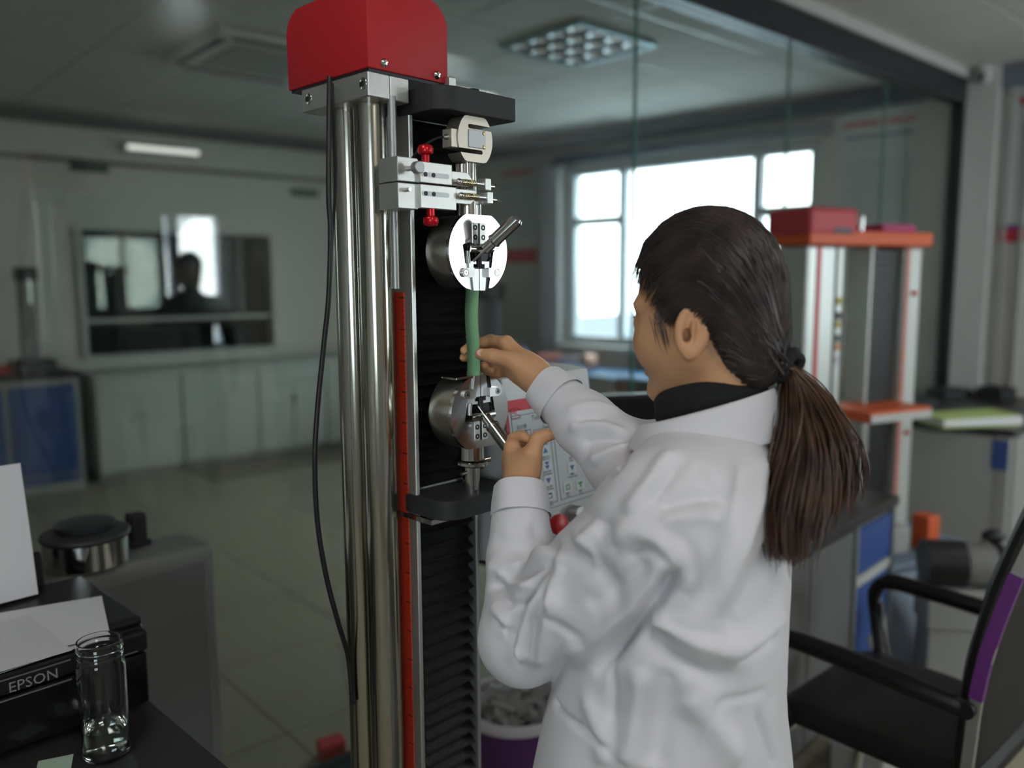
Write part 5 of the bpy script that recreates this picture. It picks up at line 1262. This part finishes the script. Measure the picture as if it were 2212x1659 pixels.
# base cabinets along it
lw_top = MB().box(.9, 3.46, .0, .52, .80, .835, .003).build('counter_worktop', M_white, None, (L0[0], L0[1], 0), rzl); tag(lw_top, 'white worktop below the dark hatch behind the glass', 'worktop')
labs = ['white base cabinet at the left end of the row below the hatch', 'white base cabinet second from the left below the hatch', 'white base cabinet third from the left below the hatch', 'white base cabinet at the right end of the row behind the column']
for k in range(4):
    t = thing('base_cabinet', labs[k], 'cabinet', LW(3.44 - .64 * k, 0), rzl, 'white base cabinets behind the glass')
    MB().box(-.632, 0, .01, .48, .06, .798, .002).build('carcass', M_white, t); MB().box(-.62, -.01, .02, .44, 0, .06).build('plinth', M_grey, t)
    for j in range(2):
        d_ = MB().box(-.626 + .315 * j, -.318 + .315 * j, .480, .498, .075, .64, .003).build('door', M_white, t); MB().tube((-.345 + .06 * j, .500, .50), (-.345 + .06 * j, .516, .50), .012, n=12).build('door_knob', M_grey, d_)
    MB().box(-.626, -.004, .480, .498, .655, .785, .003).build('drawer', M_white, t)
# blue cabinet at the far left
t = thing('blue_cabinet', 'cabinet with a blue door in a grey frame at the far left', 'cabinet', LW(3.56, 0.05), rzl)
MB().box(0, .95, .015, .50, .0, .835, .004).build('carcass', M_grey, t)
for a, b in ((.035, .455), (.49, .91)): MB().box(a, b, .500, .516, .14, .79, .003).build('door', mat('deep_blue_laminate', (.022, .06, .20), .45), t); MB().box(a, b, .500, .516, .075, .125, .003).build('kick_drawer', mat('deep_blue_laminate', (.022, .06, .20), .45), t)
MB().box(-.02, .97, .0, .53, .835, .87, .003).build('top', M_blackmat, t)
ins = thing('column_instrument', 'tall grey column instrument standing on the blue cabinet', 'instrument', LW(3.80, .28, .871), rzl)
MB().box(-.14, .14, -.12, .14, 0, .09, .012, 3).build('foot', M_blackmat, ins); MB().box(-.055, .055, -.06, .02, .09, .70, .01, 2).build('column', mat('grey_green_paint', (.16, .17, .15), .5), ins); MB().box(-.07, .07, -.07, .10, .66, .76, .02, 3).build('head', M_blackmat, ins); MB().tube((0, .09, .50), (0, .09, .67), .016, n=14).build('spindle', M_steel, ins)
o = MB().box(-.12, .12, -.07, .07, 0, .05, .006).box(-.10, .10, -.05, .05, .05, .058, .003).build('red_case', M_kred, None, LW(4.06, .3, .871), rzl); tag(o, 'flat red case on the blue cabinet at the left edge', 'case')
# painted light reflection, notices, painted shadow strips on that wall
lm = thing('reflection_strip', 'white glowing strip standing in for a reflected ceiling light above the hatch', 'lamp', LW(2.70, .10, 2.585), rzl)  # glowing strip stands in for the reflection of a ceiling light
MB().box(-.30, .30, -.10, -.02, -.03, .035, .008).build('strip_backing', M_white, lm); MB().tube((-.28, .0, 0), (.28, .0, 0), .018, n=14).build('strip_glow', mat('painted_reflection_glow', (.9, .9, .9), .4, emit=(1, .98, .97), estr=1.0), lm)
for s, z, lab in ((3.25, 2.41, 'dark green door sign high on the far left wall'), (1.42, 2.33, 'dark sign high on the far wall left of the chrome columns')):
    o = MB().box(-.14, .14, 0, .012, -.035, .035, .003).box(-.12, .12, .012, .014, -.012, .012).build('wall_sign', mat('dark_green_sign', (.03, .06, .05), .5), None, LW(s, .004, z), rzl); tag(o, lab, 'sign')
tag(MB().box(-.2, 10, 0, .05, HC - .09, HC - .01).box(-.2, 10, 0, .03, HC - .36, HC - .33).build('trim_2', mat('painted_shadow_line', (.10, .10, .095), .7), None, (L0[0], L0[1], 0), rzl), kind='structure')  # dark strips paint in the shadow line below the ceiling
rzf = math.atan2(BW[1], BW[0])
tag(MB().box(-4.5, 5.0, 0, .06, HC - .13, HC - .01).build('trim_3', mat('blue_grey_cornice', (.13, .15, .19), .7), None, (W0[0], W0[1], 0), rzf), kind='structure')
tag(MB().box(.80, 3.25, 0, .09, 2.52, 2.60, .005).build('trim_4', mat('curtain_rail', (.12, .15, .20), .6), None, (W0[0], W0[1], 0), rzf), kind='structure')
# window wall: curtain, posters, table
def EW(s, y, z=0.0): q = W0 + BW * s + NF * y; return np.array([q[0], q[1], z])
cu = MB(); V = []; f = []; n_ = 60
for i in range(n_ + 1):
    s = 3.17 + .22 * i / n_; y = .07 + .022 * math.sin(i * .75)
    for z in (.75, 2.52):
        for dy in (0, .003): V.append((s, y + dy, z))
for i in range(n_):
    a = i * 4; f += [(a, a + 4, a + 6, a + 2), (a + 1, a + 3, a + 7, a + 5), (a + 2, a + 6, a + 7, a + 3), (a, a + 1, a + 5, a + 4)]
o = cu.add(V, f, True).build('curtain', mat('pale_curtain', (.60, .62, .66), .8), None, (W0[0], W0[1], 0), rzf); tag(o, 'pale gathered curtain at the left of the far window', 'curtain')
def poster(label, s0, s1, z0, z1, bands, y=.004):
    t = thing('wall_poster', label, 'poster', EW((s0 + s1) / 2, y, z0), rzf); h = z1 - z0; w = s1 - s0
    MB().box(-w / 2, w / 2, 0, .008, 0, h, .002).build('board', mat('poster_white', (.50, .52, .52), .5), t)
    for a, b, c, d, m_ in bands: MB().box(-w / 2 + w * a, -w / 2 + w * b, .008, .0095, h * c, h * d).build('printed_band', m_, t)
    return t
M_pk = mat('pink_print', (.55, .16, .20), .6); M_nv = mat('navy_print_band', (.08, .12, .28), .6); M_gt = mat('grey_print', (.36, .38, .40), .6); M_rb = mat('red_band_print', (.50, .03, .05), .5); M_pb = mat('purple_band_print', (.14, .05, .30), .5)
txt = [(.12, .88, .62 - .045 * k, .635 - .045 * k, M_gt) for k in range(12)]
poster('white notice with pink heading behind the glass, right of the window', .19, .75, 1.70, 2.66, [(.10, .40, .885, .905, M_pk), (.55, .92, .895, .915, M_pk), (.10, .92, .80, .82, M_nv)] + txt)
poster('white notice with a red band at the foot, left of the far window', 3.50, 4.12, 1.68, 2.70, [(.0, 1, .0, .13, M_rb), (.10, .70, .80, .84, M_pk), (.08, .9, .69, .72, M_gt)] + [(.12, .88, .60 - .05 * k, .615 - .05 * k, M_gt) for k in range(8)])
poster('notice board with red and purple foot bands on the right wall', -.95, -.27, 1.74, 2.70, [(.0, 1, .0, .085, M_rb), (.0, 1, .085, .11, M_pb), (.1, .9, .86, .90, M_rb)] + [(.12, .88, .72 - .05 * k, .735 - .05 * k, M_gt) for k in range(11)])
tbp = thing('side_table', 'long table with a blue cover under the far window', 'table', EW(0, 0), rzf)
MB().box(2.15, 4.35, .12, .75, .74, .775, .004).build('table_top', mat('blue_table_cover', (.02, .13, .30), .3), tbp)
MB().box(1.0, 2.13, .12, .70, .74, .775, .004).build('table_top', mat('blue_table_cover', (.02, .13, .30), .3), tbp)
for s in (1.05, 2.08, 2.2, 4.3):
    for y in (.16, .66): MB().box(s - .02, s + .02, y - .02, y + .02, 0, .74).build('leg', M_grey, tbp)
def bottle(s, y, c, lab, h=.22, r=.035):
    o = MB().lathe([(0, 0), (r, 0), (r, h * .6), (r * .4, h * .78), (r * .4, h * .95), (0, h * .95)], 20).build('bottle', mat('bottle_' + lab[:5], c, .4), None, EW(s, y, .776)); tag(o, lab, 'bottle'); return o
bottle(3.50, .40, (.03, .25, .12), 'green bottle on the blue table beyond the glass'); bottle(3.38, .35, (.25, .25, .45), 'lilac bottle beside the green one on the blue table', .16, .045)
def roll(s, y, c, L, r, rot, lab):
    t = MB().tube((-L / 2, 0, r), (L / 2, 0, r), r, n=20).tube((-L / 2 - .004, 0, r), (L / 2 + .004, 0, r), r * .5, n=14).build('material_roll', mat('roll_' + lab[:8], c, .5), None, EW(s, y, .776), rot); tag(t, lab, 'roll')
roll(3.05, .40, (.30, .07, .05), .22, .055, .3, 'rust red roll on the blue table beyond the glass'); roll(2.78, .40, (.12, .07, .10), .25, .05, .2, 'dark maroon roll next to the rust red roll'); roll(2.60, .42, (.50, .24, .16), .10, .065, .5, 'salmon coloured roll by the glass joint on the blue table')
o = MB().box(-.35, .35, -.09, .09, 0, .03, .004).box(-.30, .30, -.07, .07, .03, .05, .004).build('blue_tray', mat('bright_blue_plastic', (.02, .16, .42), .25), None, EW(2.85, .66, .776), rzf); tag(o, 'bright blue tray at the front of the blue table', 'tray')
o = MB().box(-.28, .28, -.12, .12, 0, .09, .02, 3).box(-.2, .2, -.08, .08, .09, .11, .01).build('navy_bag', mat('navy_cloth', (.015, .03, .12), .8), None, EW(3.86, .56, .776), rzf); tag(o, 'navy blue bundle at the left end of the blue table', 'bundle')
dv = thing('desk_instrument', 'dark upright instrument on the blue table below the red-banded notice', 'instrument', EW(3.86, .28, .776), rzf)
MB().box(-.16, .16, -.10, .14, 0, .10, .01, 2).build('foot', M_blackmat, dv); MB().box(-.10, .10, -.08, .02, .10, .62, .02, 3).build('column', M_bg, dv); MB().box(-.13, .13, -.09, .12, .55, .72, .03, 3).build('head', M_dark, dv)
# outside view
gnd = MB().box(-60, 60, -1, 120, -3.2, -3.0).build('ground', mat('outside_ground', (.10, .12, .15), .9), None, EW(0, -1.5) , rzf + math.pi); tag(gnd, kind='structure')
sd = thing('outside_shed', 'blue-grey shed outside seen low through the far window', 'building', EW(1.8, -16, -3.0), rzf + math.pi)
MB().box(-9, 9, 0, 5, 0, 4.0).build('shed_wall', mat('shed_wall_paint', (.06, .10, .16), .8), sd); sr = MB().prism([(-9.4, 3.9), (9.4, 3.9), (9.0, 4.35), (-9.0, 4.35)], -.3, 5.3, M=np.array([[1, 0, 0], [0, 0, 1], [0, 1, 0]])).build('roof', mat('shed_roof', (.08, .12, .18), .7), sd)
for k in range(6): MB().box(-8 + 2.8 * k, -6.6 + 2.8 * k, -.03, .02, 1.6, 2.9).build('window', mat('shed_window', (.2, .26, .32), .3), sd)
# ------------------------------------------------------------------ ceiling fittings
c = onz(1248, 92, HC); lf = thing('ceiling_light', 'square louvred ceiling light beyond the glass', 'lamp', (c[0], c[1], HC), ang)
MB().box(-.30, .30, -.30, -.285, -.03, .012).box(-.30, .30, .285, .30, -.03, .012).box(-.30, -.285, -.285, .285, -.03, .012).box(.285, .30, -.285, .285, -.03, .012).build('rim', mat('pale_rim', (.35, .55, .62), .3, .4), lf)
MB().box(-.285, .285, -.285, .285, -.006, -.001).build('tray', mat('louvre_tray', (.12, .15, .18), .4, .5), lf)
for i in range(4):
    for j in range(4):
        x = -.2137 + .1425 * i; y = -.2137 + .1425 * j; MB().lathe([(.030, -.008), (.055, -.022), (.058, -.022), (.034, -.006)], 16, T=(x, y, 0), closed=True).build('reflector_cup', M_alu, lf); MB().ell((x, y, -.010), (.024, .024, .008), 12).build('lamp_bulb', mat('bulb_painted_glint', (.7, .68, .66), .4, emit=(1, .96, .92), estr=.22), lf)  # bulbs are off; faint emission paints in the windows they reflect
c = onz(565, 118, HC); ac = thing('ceiling_cassette', 'ceiling air-conditioning cassette left of the red cover', 'air conditioner', (c[0], c[1], HC), ang)
MB().box(-.42, .42, -.42, .42, -.045, -.001, .02, 3).build('cassette_panel', M_tile, ac)
for k in range(4):
    R_ = rotmat(0, 0, k * math.pi / 2); MB().box(-.32, .32, .335, .385, -.050, -.043, .003, M=R_).build('air_slot', M_dark, ac)
MB().box(-.26, .26, -.26, .26, -.052, -.044, .004).build('intake_grille', M_grey, ac)
cc = thing('security_camera', 'small white dome camera at the corner of the ceiling', 'camera', EW(-.16, .12, 2.70), rzf)
MB().lathe([(0, .095), (.055, .095), (.058, .085), (.05, .06), (.03, .055)], 24).build('mount', M_white, cc); MB().ell((0, 0, .035), (.045, .045, .042), 20).build('dome', M_white, cc); MB().tube((0, .035, .030), (0, .056, .026), .018, n=16).build('lens', M_gloss, cc)
for k, s in enumerate((-.30, -.40)): tag(MB().box(s - .012, s + .012, 0, .035, 0, HC).build('trim_%d' % (5 + k), M_grey, None, (W0[0], W0[1], 0), rzf), kind='structure')
# ------------------------------------------------------------------ second figure: stands by the back window, seen only as a dark reflection in the glass
SP = np.array([2.63, .29, 0.0]); sf = np.array([-.80, .60, 0]); sf /= np.linalg.norm(sf); sl2 = np.cross([0, 0, 1.], sf)
bystander = thing('person', 'person in dark clothes standing before the back window, mirrored dark in the left glass', 'person', SP)
def sp(f, l, u): return SP + sf * f + sl2 * l + np.array([0, 0, u])
g = SDF(SP + [-.42, -.42, -.01], SP + [.42, .42, 1.75], .010)
g.ell(sp(.0, 0, 1.60), (.095, .078, .115), np.array([sf, sl2, [0, 0, 1]]), .02).ell(sp(.03, 0, 1.54), (.065, .06, .08), np.array([sf, sl2, [0, 0, 1]]), .02).cap(sp(.09, 0, 1.58), sp(.108, 0, 1.555), .01, .013, .01)
g.cap(sp(-.01, 0, 1.36), sp(0, 0, 1.55), .055, .055, .03)
for s in (-1, 1): g.chain([sp(0, s * .19, 1.36), sp(-.02, s * .25, 1.08), sp(.06, s * .25, .86)], [.055, .045, .032], .04).ell(sp(.075, s * .25, .80), (.04, .02, .06), np.array([sf, sl2, [0, 0, 1]]), .015)
g.cap(sp(0, -.12, 1.34), sp(0, .12, 1.34), .085, .085, .05).cap(sp(0, 0, 1.3), sp(0, 0, .95), .14, .13, .05)
for s in (-1, 1): g.chain([sp(0, s * .08, .92), sp(.01, s * .09, .50), sp(0, s * .09, .08)], [.095, .065, .05], .03).cap(sp(-.04, s * .09, .035), sp(.14, s * .09, .03), .04, .035, .02)
V, Fq = g.mesh(); V = relax(V, Fq, 2)
def zmat():
    m = bpy.data.materials.new('dark_outfit_and_skin'); m.use_nodes = True; nt = m.node_tree; b = nt.nodes['Principled BSDF']; b.inputs['Roughness'].default_value = .8
    tc = nt.nodes.new('ShaderNodeTexCoord'); sx_ = nt.nodes.new('ShaderNodeSeparateXYZ'); nt.links.new(tc.outputs['Object'], sx_.inputs[0]); cr = nt.nodes.new('ShaderNodeValToRGB'); mr = nt.nodes.new('ShaderNodeMath'); mr.operation = 'DIVIDE'; mr.inputs[1].default_value = 1.75
    nt.links.new(sx_.outputs['Z'], mr.inputs[0]); nt.links.new(mr.outputs[0], cr.inputs[0]); cr.color_ramp.interpolation = 'CONSTANT'
    cr.color_ramp.elements[0].color = (.015, .016, .02, 1); cr.color_ramp.elements[1].position = .84; cr.color_ramp.elements[1].color = (.40, .24, .16, 1)
    nt.links.new(cr.outputs[0], b.inputs['Base Color']); return m
quads_obj('body', V, Fq, zmat(), bystander, SP)
h2 = SDF(SP + [-.2, -.2, 1.45], SP + [.2, .2, 1.76], .008); h2.ell(sp(-.012, 0, 1.635), (.100, .086, .095), np.array([sf, sl2, [0, 0, 1]]), 0).ell(sp(-.05, 0, 1.58), (.065, .08, .08), np.array([sf, sl2, [0, 0, 1]]), .02); h2.ell(sp(.10, 0, 1.56), (.07, .12, .09), np.array([sf, sl2, [0, 0, 1]]), 0, 's')
V, Fq = h2.mesh(); quads_obj('hair', V, Fq, M_hair, bystander, SP)

# ------------------------------------------------------------------ added ceiling panels, out of view, to brighten coat and right wall
for k, (x, y, pw, lab) in enumerate(((.95, -.55, 8, 'added unseen ceiling panel behind the camera, right, lighting the coat'), (-.75, .10, 5, 'added unseen ceiling panel behind the camera, left, lighting the coat'), (1.5, -1.5, 7, 'added unseen ceiling panel nearest the back window, lighting the coat'), (3.0, 2.0, 10, 'added unseen ceiling panel brightening the right side of the near room'))):
    t = thing('added_panel_lamp', lab, 'lamp', (x, y, HC), ang, 'added ceiling panels of the near room')
    MB().box(-.30, .30, -.30, -.28, -.02, .012).box(-.30, .30, .28, .30, -.02, .012).box(-.30, -.28, -.28, .28, -.02, .012).box(.28, .30, -.28, .28, -.02, .012).build('panel_frame', M_white, t)
    MB().box(-.28, .28, -.28, .28, -.012, -.006).build('diffuser', mat('added_lamp_glow', (.9, .9, .9), .5, emit=(1, .97, .92), estr=3.5), t)
    l = bpy.data.lights.new('added_panel_light', 'AREA'); l.shape = 'SQUARE'; l.size = .55; l.energy = pw; l.color = (1, .965, .92); lo = bpy.data.objects.new('added_panel_light', l); C.objects.link(lo); lo.location = (0, 0, -.022); lo.parent = t
